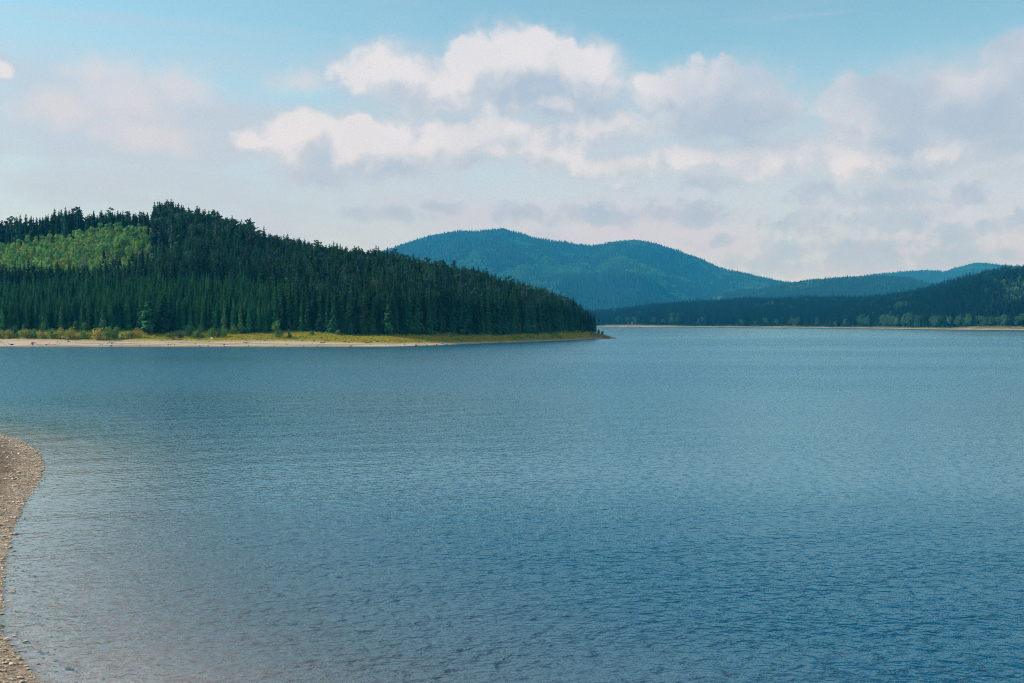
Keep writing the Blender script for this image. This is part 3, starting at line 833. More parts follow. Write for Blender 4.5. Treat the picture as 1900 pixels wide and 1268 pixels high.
for (u, vb, vt, lab) in ((716, 617, 608, 'tiny spruce at the left upper edge of the golden grass'), (749, 617.5, 609, 'tiny spruce below the yellow-green sapling'),
                         (275, 620, 535, 'lone broad olive spruce standing forward of the forest beside the orange bush'),
                         (305, 619, 545, 'shaggy spruce right of the lone broad olive spruce'), (595, 616, 555, 'broad spruce leaning over the lit grass mound')):
    loc, h, D = on_pen(u, vb, vt)
    tree_thing('spruce_tree', SPR[u % NV], TRK, loc, h, 1.35 if h > 8 else 1.6, u, lab)

# low growth on the beach: countless tufts
def tuft(name, seed, mat):
    r = np.random.default_rng(seed); V = []; T = []; tip = []
    for i in range(16):
        a = r.uniform(0, 6.283); q_ = r.uniform(0, .7); c = np.array([math.cos(a) * q_, math.sin(a) * q_, 0]); d = r.uniform(0, 6.283)
        wv = np.array([math.cos(d), math.sin(d), 0]) * .13; l = np.array([r.normal(0, .25), r.normal(0, .25), r.uniform(.45, 1.0)])
        b = len(V); V += [tuple(c - wv), tuple(c + wv), tuple(c + l)]; T.append((b, b + 1, b + 2)); tip += [.2, .2, .9]
    return mesh_np(name, V, T, mat, {'tip': tip})
TUF = [tuft(f'tuft_{i}', 500 + i, M['weeds']) for i in range(3)]
TUG = [tuft(f'weed_{i}', 510 + i, M['bush_green']) for i in range(3)]
gx, gy = jitter_grid(-280, 75, 495, 765, 0.95)
gu, gs, gf = pen_frac(gx, gy)
thr = np.interp(gu, SAND_U, SAND_T)
gk = (gs > thr + 0.26 * vnoise(gx, gy * 2.5, 14, 41)) & (gs < 1.12) & (gu < 1132) & (gu > -15)
gk &= RNG.uniform(size=len(gx)) < np.clip((gs - thr) * 4 + .15, 0, .9)
gx, gy, gs, gu = gx[gk], gy[gk], gs[gk], gu[gk]
green = RNG.uniform(size=len(gx)) < np.where((gs > .86) | (vnoise(gx, gy, 16, 44) > .55), .60, .08)
gz = pen.z(gx, gy)
for msk, mm, nm, lab, hh in ((~green, TUF, 'dry_grass', 'golden dry grass on the headland beach', (.35, .8)), (green, TUG, 'green_weeds', 'green weeds through the beach grass', (.4, 1.1))):
    n = int(msk.sum()); s_ = RNG.uniform(*hh, n)
    scatter(nm, np.stack([gx[msk], gy[msk], gz[msk] - .03], 1), RNG.uniform(0, 6.28, n), np.stack([s_ * 1.1, s_ * 1.1, s_], 1), mm, lab)

# ------------------------------------------------------------------ stones
def mat_stone(name, a, b, c):
    m, t, o = new_mat(name); r = rnd(t); p = geo(t)
    n = noise(p, 9.0, 4.0, 0.6); n2 = noise(p, 40.0, 2.0)
    col_ = mixc(t, r, a, b); col_ = mixc(t, (n.step(.5, .75)) * .6, col_, c)
    wet = sep(p)[2].step(0.0, 0.04, 0.6, 0.0)          # the splashed stones at the water line are dark
    col_ = mixc(t, wet, col_, (0.05, 0.042, 0.035))
    principled(t, o, col_, 0.8, 0.3, bump(t, n + n2 * .4, 0.5, 0.02)); return m
M['stone'] = mat_stone('pale_shore_stone', (0.46, 0.36, 0.26), (0.74, 0.61, 0.46), (0.26, 0.195, 0.14))
M['stone_dark'] = mat_stone('dark_wet_stone', (0.06, 0.05, 0.045), (0.13, 0.10, 0.085), (0.05, 0.045, 0.04))
M['stone_red'] = mat_stone('red_brown_stone', (0.16, 0.09, 0.075), (0.26, 0.17, 0.14), (0.11, 0.07, 0.06))
M['stone_white'] = mat_stone('white_boulder', (0.62, 0.58, 0.50), (0.70, 0.66, 0.58), (0.45, 0.40, 0.34))
def stone(name, seed, mat, flat=0.45, n=15):
    r = np.random.default_rng(seed); bm = bmesh.new()
    for i in range(n):
        d = r.normal(size=3); d /= np.linalg.norm(d); d *= r.uniform(.75, 1.15)
        bm.verts.new((d[0] * .5, d[1] * .38, d[2] * flat * .5))
    g_ = bmesh.ops.convex_hull(bm, input=bm.verts)
    bmesh.ops.delete(bm, geom=[v for v in bm.verts if not v.link_faces], context='VERTS')
    bmesh.ops.recalc_face_normals(bm, faces=bm.faces)
    me = bpy.data.meshes.new(name); bm.to_mesh(me); bm.free(); me.materials.append(mat); return me
ST = [stone(f'shore_stone_{i}', 600 + i, M['stone'], .30 + .06 * i) for i in range(7)]
STD = [stone(f'dark_stone_{i}', 620 + i, M['stone_dark'], .6) for i in range(4)]
STR = [stone(f'red_stone_{i}', 630 + i, M['stone_red'], .6) for i in range(4)]

kx, ky = jitter_grid(-275, 70, 488, 760, 1.6); ku, ks, kf = pen_frac(kx, ky)
km = (ks > .03) & (ks < np.interp(ku, SAND_U, SAND_T) + .1) & (ku > -15) & (ku < 1125) & (RNG.uniform(size=len(kx)) < .22 + .2 * vnoise(kx, ky, 12, 71))
kx, ky = kx[km], ky[km]; k_h = RNG.lognormal(-.75, .45, len(kx))
scatter('beach_stones', np.stack([kx, ky, pen.z(kx, ky) + .05], 1), RNG.uniform(0, 6.28, len(kx)), np.stack([k_h, k_h, k_h * .9], 1), ST + STD[:2] + STR[:2], 'scattered small stones on the headland beach')
# dark boulders and stumps along the headland waterline (photograph columns and rows)
DARK = [(8.5, 640, 5), (21.5, 641, 10), (60, 639, 10), (70, 639.5, 6), (75, 641.5, 5), (86, 640.5, 7), (102, 640, 5), (205, 643, 7), (208, 638, 8), (312, 641, 7), (317, 641, 4),
        (324, 640, 5), (371, 642.5, 6), (386, 642.5, 6), (417, 643, 6), (416, 640, 7), (422, 640, 4), (457, 638, 5), (461, 642.5, 5), (508, 643, 5), (532, 640.5, 6), (563, 643, 5),
        (588, 643, 6), (650, 643, 8), (715, 640, 4), (772, 641.5, 10), (792, 641, 8), (810, 640, 6), (829, 639.5, 6), (892, 637.5, 4), (931, 631, 8), (1040, 628.3, 9), (1102, 630.3, 7), (771, 634, 6), (45, 628, 9), (18, 629, 7), (165, 632, 4), (256, 633, 4), (346, 633, 5)]
for i, (u, v, w) in enumerate(DARK):
    loc, h, D = on_pen(u, v, v - 4)
    s_ = w / F * D * 0.6
    o = obj('boulder', STD[i % 4], None, (loc[0], loc[1], loc[2] + s_ * .08))
    o.scale = (s_, s_, s_ * RNG.uniform(.7, 1.0)); o.rotation_euler = (0, 0, i * 1.3)
    where = 'near the left photo edge, below yellow bushes' if u < 150 else 'below the large orange-green bush clump' if u < 300 else 'below the row of green bushes' if u < 470 else 'below the golden grass' if u < 860 else 'towards the point'
    tag(o, f'small dark boulder on the beach {where}', 'boulder', f'dark boulders on the headland beach {where}')
loc, h, D = on_pen(393, 630, 626)
o = obj('boulder', stone('white_boulder_shape', 650, M['stone_white'], .8), None, (loc[0], loc[1], loc[2] + .3)); o.scale = (2.0, 1.6, 2.0)
tag(o, 'white boulder on the beach below the small bright bush', 'boulder')
for i in range(46):       # rocks of the red point
    u = RNG.uniform(1094, 1143); f = (u - 1094) / 49
    D = np.interp(u, [1094, 1125, 1143], [700, 712, 733]) + RNG.uniform(-1, 16) * (1 - f * .75)
    x = (u - 950) / F * D; s_ = RNG.uniform(.7, 2.0)
    o = obj('rock', STR[i % 4], None, (x, D, max(float(pen.z(x, D)), -.05) + s_ * .12)); o.scale = (s_, s_, s_); o.rotation_euler = (RNG.uniform(-.3, .3), 0, i)
    tag(o, 'red-brown rock on the outermost point of the headland', 'rock', 'rocks on the headland point')

# bleached logs stranded on the beach
def log_mesh(name, seed):
    r = np.random.default_rng(seed); V = []; Q = []; n = 7
    for s_ in range(6):
        f = s_ / 5; c = (f - .5, .05 * math.sin(3 * f + seed), .06 + .02 * math.sin(5 * f)); rr = .055 * (1 - .55 * f) * r.uniform(.9, 1.1)
        for k_ in range(n): V.append((c[0], c[1] + rr * math.cos(6.283 * k_ / n), c[2] + rr * math.sin(6.283 * k_ / n)))
        if s_:
            for k_ in range(n): Q.append(((s_ - 1) * n + k_, (s_ - 1) * n + (k_ + 1) % n, s_ * n + (k_ + 1) % n, s_ * n + k_))
    return mesh_np(name, V, Q, M['bark'] if seed % 2 else M['bark_pale'])
for i, (u, v, L, lab) in enumerate([(62, 637, 4.5, 'driftwood log stranded below the wide yellow bush'), (207, 636, 4.0, 'driftwood log below the big green bush'),
                                    (330, 631, 5.0, 'driftwood log under the dark round bush'), (458, 637, 3.5, 'driftwood log below the upright dull green shrub'),
                                    (600, 637, 4.0, 'driftwood log below the lit grass mound')]):
    loc, h, D = on_pen(u, v, v - 3)
    o = obj('driftwood_log', log_mesh('log_%d' % i, i + 3), None, loc); o.scale = (L, L, L); o.rotation_euler = (0, 0, .4 * i - .7)
    tag(o, lab, 'log')

# ------------------------------------------------------------------ the near shore on the left
SHORE_PX = [(-260, 770), (-160, 776), (-80, 788), (0, 805), (23, 813), (42, 818), (63, 830), (75, 843), (81.5, 859), (82.7, 876), (73, 895), (58, 915), (46, 938), (36.5, 961), (25, 980),
            (19, 1003), (14.6, 1026), (9.6, 1049), (8.5, 1080), (5.8, 1107), (3, 1126), (2, 1149), (7.7, 1176), (21, 1195), (35, 1218), (54, 1241), (77, 1265), (110, 1292), (150, 1340), (210, 1420), (330, 1600), (500, 2000)]
SL = np.array([((u - 950) / F * Dw(v), Dw(v)) for (u, v) in SHORE_PX])
def sdist(x, y):
    """signed distance to the near shoreline, positive on land"""
    x = np.asarray(x, float); y = np.asarray(y, float)
    best = np.full(x.shape, 1e9); sign = np.ones(x.shape)
    for (a, b) in zip(SL[:-1], SL[1:]):
        d = b - a; L2 = (d ** 2).sum()
        t = np.clip(((x - a[0]) * d[0] + (y - a[1]) * d[1]) / L2, 0, 1)
        ex = x - (a[0] + t * d[0]); ey = y - (a[1] + t * d[1]); dd = np.hypot(ex, ey)
        cr = d[0] * (y - a[1]) - d[1] * (x - a[0])
        upd = dd < best
        best = np.where(upd, dd, best); sign = np.where(upd, np.where(cr < 0, 1.0, -1.0), sign)
    return best * sign
def near_z(x, y):
    s_ = sdist(x, y)
    land = 0.10 * np.minimum(s_, 12) + 0.22 * np.maximum(s_ - 12, 0) * np.clip((s_ - 12) / 20, 0, 1)
    z = np.where(s_ > 0, land, np.maximum(0.13 * s_, -6.5))
    return z + 0.05 * vnoise(x, y, 1.6, 61) * np.clip(np.abs(s_) / 1.0, 0.35, 1) + 0.09 * vnoise(x, y, 6.0, 62) * np.clip(np.abs(s_) / 3.0, 0.1, 1), s_
xs = np.concatenate([np.arange(-160, -62, 1.6), np.arange(-62, -8, 0.3), np.arange(-8, 60.1, 1.7)])
ys = np.concatenate([np.arange(2, 28, 1.3), np.arange(28, 116, 0.33), np.arange(116, 190, 1.7)])
GX, GY = np.meshgrid(xs, ys, indexing='ij')
GZ, GS = near_z(GX, GY)
def mat_near():
    m, t, o = new_mat('near_shore_gravel')
    p = geo(t); s_ = attr(t, 'inland')
    n1 = noise(p, 0.35, 4.0, 0.6); n2 = noise(p, 3.0, 4.0, 0.65); n3 = noise(p, 12.0, 2.0, 0.6)
    vor = voro(vm('MULTIPLY', p, (1.0, 1.0, 0.0)), 5.5, 1.0, 'F1', '3D', 1)
    vr = sep(vor)[0]
    grav = mixc(t, vr, (0.21, 0.15, 0.10), (0.50, 0.38, 0.27))
    soil = mixc(t, n2.step(.3, .7), (0.10, 0.068, 0.045), (0.26, 0.18, 0.12))
    c = mixc(t, (s_ + (n1 - .5) * 6.0).step(1.0, 3.4), grav, soil)
    c = mixc(t, n1.step(.60, .75) * .55, c, (0.25, 0.12, 0.05))
    c = mixc(t, (n3.step(.62, .75)) * .5, c, (0.07, 0.055, 0.045))
    bed = mixc(t, n2.step(.35, .65), (0.47, 0.36, 0.32), (0.62, 0.50, 0.45))
    c = mixc(t, s_.step(-0.3, 0.05), bed, c)
    principled(t, o, c, 0.95, 0.1, bump(t, n2 + n3 * .5, 0.9, 0.12)); return m
me = mesh_np('near_shore', np.stack([GX, GY, GZ], -1).reshape(-1, 3), grid_faces(*GX.shape), mat_near(), {'inland': GS}, smooth=True)
if me.polygons[0].normal.z < 0: me.flip_normals()
tag(obj('near_shore', me), 'stony near shore curving into the lake with shallow bed', kind='structure')
# stones: candidates near the edge
cx = RNG.uniform(-62, -8, 150000); cy = RNG.uniform(24, 112, 150000)
cz, cs = near_z(cx, cy)
uu = 950 + F * cx / cy; vv = HOR + CAM_H / cy * F
pr = np.where(cs < 0, np.clip(1 + cs / 2.2, 0, 1) * .2, np.exp(-np.maximum(cs - 0.8, 0) / 1.9))
pr = np.where(cs > 6, .06, pr)
kk = (RNG.uniform(size=len(cx)) < pr) & (cs > -2.2) & (cs < 26) & (uu > -60) & (vv < 1330)
cx, cy, cz, cs, uu, vv = [a[kk] for a in (cx, cy, cz, cs, uu, vv)]
size = np.clip(RNG.lognormal(-2.3, .5, len(cx)), .045, .42) * np.where(cs > 4, .75, 1.0)
pix = np.where((uu > -2) & (vv < 1275), size / cy, 0)
big = np.zeros(len(cx), bool); big[np.argsort(-pix)[:290]] = True
for n_, i in enumerate(np.nonzero(big)[0]):
    o = obj('stone', ST[n_ % 7], None, (cx[i], cy[i], cz[i] + size[i] * .10)); s_ = size[i]
    o.scale = (s_ * 1.15, s_ * 1.1, s_); o.rotation_euler = (RNG.normal(0, .15), RNG.normal(0, .15), RNG.normal(.2, .5))
    where = 'beside the rusty soil of the lower corner' if cy[i] < 42 else 'along the narrow middle of the near shore' if cy[i] < 62 else 'on the broad upper bulge of the near shore'
    edge_ = 'at the water edge' if cs[i] < 1 else 'on the dry gravel'
    tag(o, f'flat pale stone {edge_}, {where}', 'stone', f'pale stones {edge_} {where}')
m_ = ~big
scatter('shingle', np.stack([cx[m_], cy[m_], cz[m_] + size[m_] * .08], 1), RNG.normal(.2, .6, m_.sum()), np.stack([size[m_] * 1.15, size[m_] * 1.1, size[m_]], 1), ST,
        'loose pale shingle of the near shore', RNG.normal(0, .2, m_.sum()))

# ------------------------------------------------------------------ far shore and hills
def mat_far(name, beach=True):
    m, t, o = new_mat(name); p = geo(t); n1 = noise(p, 0.02, 4.0, .6); n2 = noise(p, 0.12, 3.0)
    fl = mixc(t, n2, (0.03, 0.05, 0.025), (0.06, 0.08, 0.035))
    if beach:
        sh = attr(t, 'shore')
        sand = mixc(t, n1.step(.35, .65), (0.33, 0.27, 0.19), (0.26, 0.17, 0.13))
        gr = mixc(t, n2.step(.35, .65), (0.10, 0.13, 0.04), (0.20, 0.18, 0.06))
        c = mixc(t, (sh + (n1 - .5) * .9).step(.35, .55), sand, gr)
        fl = mixc(t, sh.step(.95, 1.05), c, fl)
    principled(t, o, fl, .95, .1); return m
FS = [  # u, waterline row, beach height, (mid distance, height), (crest distance, height)
    (500, 606, 3, 700, 25, 1200, 40), (900, 606, 3, 600, 25, 1000, 42), (1100, 606.3, 4, 250, 12, 700, 24), (1200, 607, 4, 250, 16, 800, 46), (1300, 607.3, 4, 260, 20, 850, 56),
    (1400, 607.8, 4, 270, 24, 850, 62), (1500, 608.4, 3.5, 260, 25, 850, 62), (1570, 609.2, 2.5, 240, 22, 800, 58), (1600, 609.7, 3, 240, 24, 850, 58), (1640, 610, 3.5, 300, 30, 900, 61),
    (1700, 611, 4, 350, 38, 950, 72), (1740, 611.5, 4, 350, 45, 950, 86), (1800, 612.2, 4, 380, 60, 950, 106), (1850, 612.7, 4, 380, 70, 930, 120), (1900, 613, 4, 380, 72, 920, 122),
    (2000, 613.5, 4, 380, 75, 920, 135), (2300, 614.5, 4, 380, 80, 920, 150), (2700, 615, 4, 380, 80, 920, 150)]
fk = []
for (u, vw, zb, dm, zm, dr, zr) in FS:
    d = Dw(vw); fk.append([(d - 60, -4), (d, 0), (d + 38, zb), (d + dm, zm), (d + dr, zr), (d + dr + 250, zr - 8), (d + dr + 900, zr * .4), (d + dr + 1500, -5)])
far = Terrain([a[0] for a in FS], fk, rough=5.0, rscale=130, seed=11, sm=60)
def far_attr(x, y, z):
    D, Z = far.knots(950 + F * x / y); return {'shore': (y - D[..., 1]) / (D[..., 2] - D[..., 1])}
tag(far.mesh('far_shore', mat_far('far_shore_ground'), 420, [4, 12, 14, 16, 6, 6, 4], far_attr), 'far shore with a thin sandy strip and wooded rise', kind='structure')
def forest_on(T, name, x0, x1, y0, y1, sp, fmin, fmax, k0, k1, h, meshes, label, umin, umax, pick=None, cap=None):
    x, y = jitter_grid(x0, x1, y0, y1, sp); u = 950 + F * x / y
    D, _ = T.knots(u); f = (y - D[..., k0]) / (D[..., k1] - D[..., k0])
    m = (f > fmin) & (f < fmax) & (u > umin) & (u < umax)
    x, y, u, f = x[m], y[m], u[m], f[m]
    z = T.z(x, y); dec = pick(x, y, u, f) if pick else np.zeros(len(x), bool)
    out = []
    for msk, mm, nm, lab, hf, wf in ((~dec, meshes[0], name[0], label[0], 1.0, 1.1), (dec, meshes[1], name[1], label[1], .8, 1.15)):
        n = int(msk.sum())
        if not n: continue
        hh = h * hf * (1 + .20 * RNG.normal(size=n)) * (1 + .12 * vnoise(x[msk], y[msk], 60, 5)); w = hh * wf * RNG.uniform(.85, 1.2, n)
        scatter(nm, np.stack([x[msk], y[msk], z[msk] - .5], 1), RNG.uniform(0, 6.28, n), np.stack([w, w, hh], 1), mm, lab)
forest_on(far, ('far_shore_forest', 'far_shore_broadleaves'), -300, 2200, 1450, 3700, 6.0, 0.0, 1.25, 2, 4, 23.0, (FSM, BRD),
          ('dark spruce forest along the far shore', 'broadleaf trees mixed into the far forest'), 950, 2150,
          lambda x, y, u, f: (vnoise(x, y, 90, 14) + RNG.normal(0, .25, len(x)) > np.interp(u, [1200, 1550, 1650, 1900], [.95, .9, .62, .5])) | ((f < .012) & (RNG.uniform(size=len(x)) < np.interp(u, [1200, 1560, 1600, 1900], [.12, .15, .35, .35]))))
# shrubs in front of the far forest
sx, sy = jitter_grid(100, 1300, 1480, 2700, 4.5); su = 950 + F * sx / sy; D_, _ = far.knots(su); sf = (sy - D_[..., 1]) / (D_[..., 2] - D_[..., 1])
m_ = (sf > .55 + .2 * vnoise(sx, sy, 40, 3)) & (sf < 1.1) & (su > 1090) & (su < 1990) & (RNG.uniform(size=len(sx)) < np.interp(su, [1100, 1560, 1600, 1900], [.55, .55, .35, .3]))
sh_h = RNG.uniform(1.2, 3.8, m_.sum())
scatter('far_shore_shrubs', np.stack([sx[m_], sy[m_], far.z(sx[m_], sy[m_])], 1), RNG.uniform(0, 6.28, m_.sum()), np.stack([sh_h * 1.3, sh_h * 1.3, sh_h], 1), FDE, 'green shrubs along the far shore strip')
# single pale trees one can tell apart on the far shore
PALE = [(1173, 605, 597, 'bush_yellow', 'small pale bush on the far shore just right of the headland point'), (1550, 607, 594, 'grey_green', 'pale round tree left of the far inlet'),
        (1592, 602, 585, 'grey_green', 'pale forked tree beside the far inlet'), (1614, 605, 586, 'bush_dark', 'pointed dull tree right of the far inlet'),
        (1664, 605, 588, 'grey_green', 'pale tree left of the taller forked one on the far shore'), (1676, 605, 584, 'grey_green', 'tall forked pale tree on the far shore'),
        (1700, 605, 583, 'grey_green', 'wide pale tree clump on the far shore'), (1711, 605, 583, 'grey_green', 'pale tree at the right end of the wide far clump'),
        (1744, 604, 589, 'bush_yellow', 'yellowish tree above the pale far beach'), (1761, 604, 588, 'bush_yellow', 'second yellowish tree above the red bank'),
        (1780, 604, 591, 'bush_orange', 'thin pinkish tree above the red bank of the far shore'), (1820, 604, 590, 'bush_orange', 'orange-tinted tree on the right far shore'),
        (1827, 604, 589, 'bush_yellow', 'yellow tree touching the orange-tinted one'), (1867, 605, 588, 'grey_green', 'bright pale round tree near the right edge of the far shore'),
        (1884, 606, 596, 'grey_green', 'small pale tree right of the bright round one'), (1880, 596, 578, 'bush_dark', 'dull tall tree behind the bright pale ones')]
BROX = {}
for i, (u, vb, vt, mk, lab) in enumerate(PALE):
    for D in np.arange(1450, 2900, 4.0):
        x = (u - 950) / F * D; z = float(far.z(x, D))
        Dk, _ = far.knots(np.array(u, float))
        if D > Dk[1] + 24 and HOR + (CAM_H - z) / D * F <= vb: break
    h = max(5.0, (HOR + (CAM_H - z) / D * F - vt) / F * D)
    cr = leaf_crown(f'pale_tree_crown_{i}', 700 + i, M[mk], blobs_round(700 + i, 8, .24, 0.22, 0.85, 0.17), 380, 0.05)
    tree_thing('far_tree', cr, TRK_B, (x, D, z - .2), h, 1.1, i, lab)

def ridge(name, us, D0, D1, vs, tree_h, label, zfoot=6.0, mid=0.5, rough=14, rs=300, seed=21, back=900, un=220):
    kn_ = []
    for (u, v) in zip(us, vs):
        d1 = np.interp(u, [us[0], us[-1]], D1) if isinstance(D1, tuple) else D1
        zt = CAM_H + (HOR - v) / F * d1 - tree_h * .85
        zt = max(zt, 2.0)
        kn_.append([(D0 - 300, -4.0), (D0, zfoot), (D0 + (d1 - D0) * .5, zfoot + (zt - zfoot) * mid), (d1 - 150, zt * .955), (d1, zt), (d1 + 200, zt * .97), (d1 + back, zt * .4)])
    T = Terrain(us, kn_, rough=rough, rscale=rs, seed=seed, sm=12, crest=4)
    tag(T.mesh(name, M['far_ground'], un, [3, 26, 26, 4, 4, 6]), label, kind='structure')
    return T
M['far_ground'] = mat_far('far_hill_ground', False)
mount = ridge('mountain', [300, 500, 640, 700, 715, 760, 800, 850, 900, 925, 960, 1000, 1050, 1100, 1120, 1160, 1200, 1225, 1260, 1300, 1350, 1400, 1450, 1500, 1600, 1800],
              5200, 8000.0, [545, 510, 485, 472, 467, 453, 441, 432, 427, 427, 432, 444, 449, 455, 453, 450, 450, 455, 466, 482, 505, 517, 526, 533, 545, 560], 20,
              'blue wooded mountain with two rounded tops across the lake', mid=.42, rough=80, rs=800, un=420)
forest_on(mount, ('mountain_forest', 'mountain_broadleaves'), -1500, 3000, 5150, 8350, 14.0, 0.0, 1.07, 1, 4, 27.0, (FSP, FDE),
          ('spruce forest covering the two-topped mountain', 'lighter broadleaf patches on the mountain'), 640, 1620,
          lambda x, y, u, f: vnoise(x, y * .6, 330, 24) + .55 * vnoise(x, y, 80, 25) + RNG.normal(0, .15, len(x)) > np.interp(f, [.12, .3, .5, .8, 1], [1.3, .4, .15, .55, 1.0]))
midh = ridge('wooded_hill', [1330, 1400, 1440, 1500, 1560, 1600, 1640, 1680, 1710, 1760, 1820, 1950], 4200, 5600.0, [545, 536, 529, 521, 515, 512, 511, 514, 522, 538, 550, 560], 22,
             'dark blue wooded hill right of the mountain', rough=14, seed=31)
forest_on(midh, ('hill_forest', 'hill_broadleaves'), 700, 3000, 4150, 5850, 12.0, 0.0, 1.1, 1, 4, 20.0, (FSP, FDE),
          ('spruce forest on the low hill right of the mountain', 'lighter broadleaf patches on the low hill'), 1340, 1900,
          lambda x, y, u, f: vnoise(x, y, 200, 34) + RNG.normal(0, .25, len(x)) > .75)
rightm = ridge('right_mountain', [1560, 1640, 1690, 1740, 1780, 1815, 1850, 1880, 1950, 2050, 2200, 2500], 7000, 8900.0, [555, 535, 524, 508, 494, 487, 489, 493, 500, 510, 500, 520], 20,
               'lighter blue mountain at the right edge of the view', rough=14, seed=41)
forest_on(rightm, ('right_mountain_forest', 'right_mountain_broadleaves'), 2900, 5600, 6950, 9200, 15.0, 0.1, 1.08, 1, 4, 20.0, (FSP, FDE),
          ('spruce forest on the right mountain', 'pale broadleaf patches on the right mountain'), 1600, 2080,
          lambda x, y, u, f: vnoise(x, y, 220, 44) + RNG.normal(0, .25, len(x)) > .35)
lastr = ridge('distant_ridge', [1200, 1400, 1440, 1480, 1520, 1560, 1590, 1650, 1720, 1760, 1850, 2000, 2400], 8300, 9300.0, [535, 527, 525, 524.5, 524, 520, 513, 505, 501, 505, 508, 512, 520], 18,
              'palest distant ridge between the hills', rough=12, seed=51)
forest_on(lastr, ('distant_forest', 'distant_broadleaves'), 2000, 5400, 8300, 9600, 17.0, 0.3, 1.06, 1, 4, 20.0, (FSP, FDE),
          ('forest on the palest distant ridge', 'broadleaf patches on the distant ridge'), 1400, 1980, lambda x, y, u, f: vnoise(x, y, 220, 54) > .5)

# ------------------------------------------------------------------ ground sheet and the lake
m, t, o_ = new_mat('lake_bed'); n_ = noise(geo(t), .05, 3.0)
principled(t, o_, mixc(t, n_, (0.07, 0.065, 0.05), (0.12, 0.11, 0.09)), .95, .1)
BX0, BX1, BY0, BY1 = -4200.0, 6800.0, -900.0, 10700.0
g = mesh_np('ground', [(BX0 + 20, BY0 + 20, -8), (BX1 - 20, BY0 + 20, -8), (BX1 - 20, BY1 - 20, -8), (BX0 + 20, BY1 - 20, -8)], [(0, 1, 2, 3)], m)
tag(obj('ground', g), 'lake floor and valley ground', kind='structure')

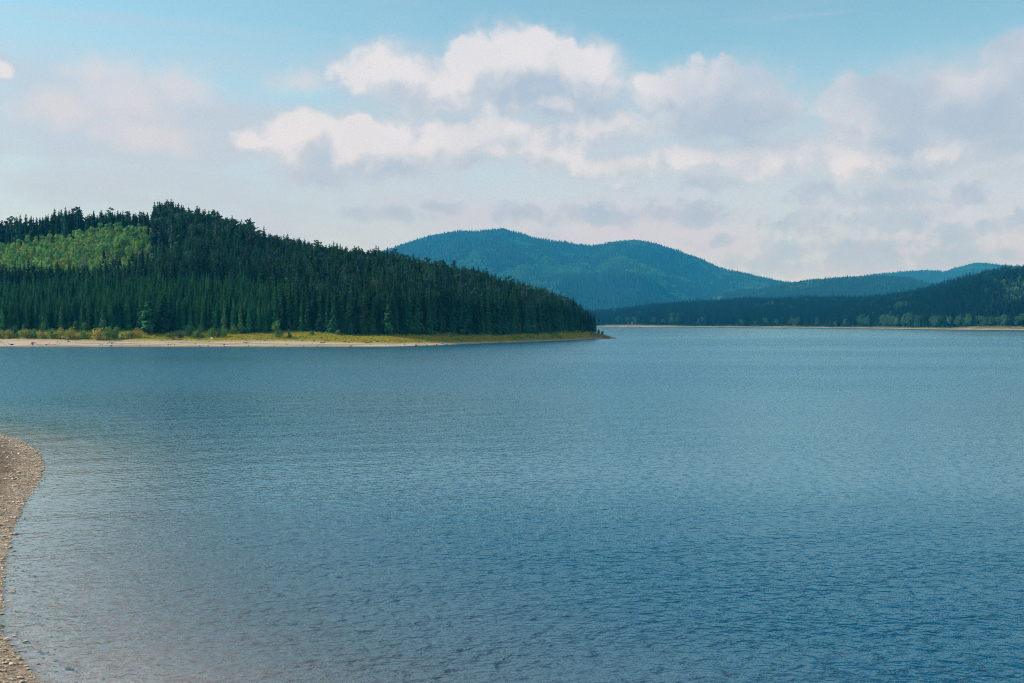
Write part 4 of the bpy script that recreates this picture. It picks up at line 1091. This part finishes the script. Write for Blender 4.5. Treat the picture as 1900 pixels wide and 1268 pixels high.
def mat_water():
    m, t, o = new_mat('lake_water')
    p = geo(t); x, y, z = sep(p)
    depth = attr(t, 'depth')
    def height(q):
        def rot(q_, a, sx_, sy_):
            a = math.radians(a); qx, qy, _ = sep(q_)
            return xyz(t, (qx * math.cos(a) + qy * math.sin(a)) * sx_, (qy * math.cos(a) - qx * math.sin(a)) * sy_, 0)
        def crest(v): return 1.0 - (v * 2.0 - 1.0).abs()      # sharper crests, flat troughs
        h = noise(rot(q, 16, 1.35, 1.55), 1.0, 1.0, .5, '2D') * 0.225
        h = h + crest(noise(rot(q, -24, 0.95, 1.20), 1.0, 1.0, .5, '2D')) * 0.075
        h = h + crest(noise(rot(q, 9, 1.9, 2.3), 1.0, 1.0, .5, '2D')) * 0.055
        h = h + noise(rot(q, -3, 4.0, 4.4), 1.0, 2.0, .6, '2D') * 0.10
        h = h + noise(rot(q, 20, .10, .26), 1.0, 0.0, .5, '2D') * 0.40
        return h
    e = 0.03
    h0_ = height(p); hx = height(vm('ADD', p, (e, 0, 0))); hy = height(vm('ADD', p, (0, e, 0)))
    calm = noise(xyz(t, x * 0.0028, y * 0.011, 0), 1.0, 4.0, .6, '2D').step(.33, .62, .70, 1.1)
    sh_ = depth.step(0.0, 1.2, .35, 1.0)
    gust = noise(vm('MULTIPLY', p, (1.5, 1.25, 0.0)), 1.0, 2.0, .55, '2D').step(.42, .74, .78, 2.0)
    A = calm * sh_ * gust * y.step(26.0, 78.0, 0.82, 0.17) * y.step(75.0, 230.0, 1.0, 3.0) * y.step(600.0, 900.0, 1.0, 0.45)
    gx_ = (h0_ - hx) * (1.0 / e) * A; gy_ = (h0_ - hy) * (1.0 / e) * A
    # facets turned away behind a crest cannot be seen at a low angle: what shows is the near face of the next wave
    ix, iy, iz = sep(geo(t, 'Incoming'))
    ih = (ix * ix + iy * iy + 1e-6).pow(0.5)
    vx_, vy_ = ix / ih, iy / ih
    tl = iz.abs() / ih * 0.5
    sv = gx_ * vx_ + gy_ * vy_
    ds = (sv + tl).abs() - tl - sv
    gx_ = gx_ + ds * vx_; gy_ = gy_ + ds * vy_
    nrm = vm('NORMALIZE', xyz(t, gx_, gy_, 1.0))
    gl = t.nodes.new('ShaderNodeBsdfGlossy'); gl.inputs['Roughness'].default_value = 0.06
    gl.inputs['Color'].default_value = (0.62, 0.96, 1.0, 1); link(t, nrm, gl.inputs['Normal'])
    cs_ = vm('DOT_PRODUCT', nrm, geo(t, 'Incoming'), 1).abs().min(1.0)
    fr = (1.0 - cs_).pow(4.2) * 0.98 + 0.02
    df = t.nodes.new('ShaderNodeBsdfDiffuse'); link(t, mixc(t, depth.step(0.0, 3.5), (0.13, 0.17, 0.20), (0.002, 0.069, 0.138)), df.inputs['Color'])
    link(t, nrm, df.inputs['Normal'])
    tp = t.nodes.new('ShaderNodeBsdfTransparent'); tp.inputs['Color'].default_value = (0.97, 0.94, 0.91, 1)
    body_ = t.nodes.new('ShaderNodeMixShader'); link(t, depth.step(-0.6, 2.3), body_.inputs[0])
    t.links.new(tp.outputs[0], body_.inputs[1]); t.links.new(df.outputs[0], body_.inputs[2])
    mx = t.nodes.new('ShaderNodeMixShader'); link(t, fr, mx.inputs[0])
    t.links.new(body_.outputs[0], mx.inputs[1]); t.links.new(gl.outputs[0], mx.inputs[2])
    t.links.new(mx.outputs[0], o.inputs['Surface']); return m
wx = np.concatenate([np.linspace(BX0 + 30, -200, 14), np.arange(-160, 20, 1.0), np.linspace(30, BX1 - 30, 24)])
wy = np.concatenate([np.linspace(BY0 + 30, 0, 6), np.arange(6, 150, 1.0), np.linspace(160, 480, 20), np.linspace(484, 800, 80), np.linspace(840, 4200, 24)])
WX, WY = np.meshgrid(wx, wy, indexing='ij')
_, ws = near_z(WX, WY)
dep = np.maximum(0.13 * -ws, 0.0)
pm = (WY > 400) & (WY < 900)
yy_ = np.maximum(WY, 1.0)
pz = pen.z(WX, yy_)
dep = np.where(pm, np.minimum(dep, np.maximum(-pz, 0) * 1.5), dep)
dep = np.where((np.abs(WX) > 600) | (pm & (950 + F * WX / yy_ > 1146)), 20, dep); dep = np.minimum(dep, 20)
wm = mesh_np('lake_water', np.stack([WX, WY, np.zeros_like(WX)], -1).reshape(-1, 3), grid_faces(*WX.shape), mat_water(), {'depth': dep})
if wm.polygons[0].normal.z < 0: wm.flip_normals()
tag(obj('lake_water', wm), 'rippled blue lake filling the lower half of the view', kind='structure')

# ------------------------------------------------------------------ the air
m, t, o_ = new_mat('haze_air')
vol = t.nodes.new('ShaderNodeVolumePrincipled')
vol.inputs['Color'].default_value = (0.025, 0.46, 1.0, 1)
vol.inputs['Absorption Color'].default_value = (1, 1, 1, 1)
vol.inputs['Density'].default_value = 0.86e-4
vol.inputs['Anisotropy'].default_value = 0.0
t.links.new(vol.outputs[0], o_.inputs['Volume'])
hv = [(x, y, z) for x in (BX0, BX1) for y in (BY0, BY1) for z in (-9.0, 840.0)]
hq = [(0, 1, 3, 2), (4, 6, 7, 5), (0, 4, 5, 1), (2, 3, 7, 6), (0, 2, 6, 4), (1, 5, 7, 3)]
tag(obj('haze', mesh_np('haze', hv, hq, m)), 'pale blue air between the near lake and the far hills', kind='stuff')
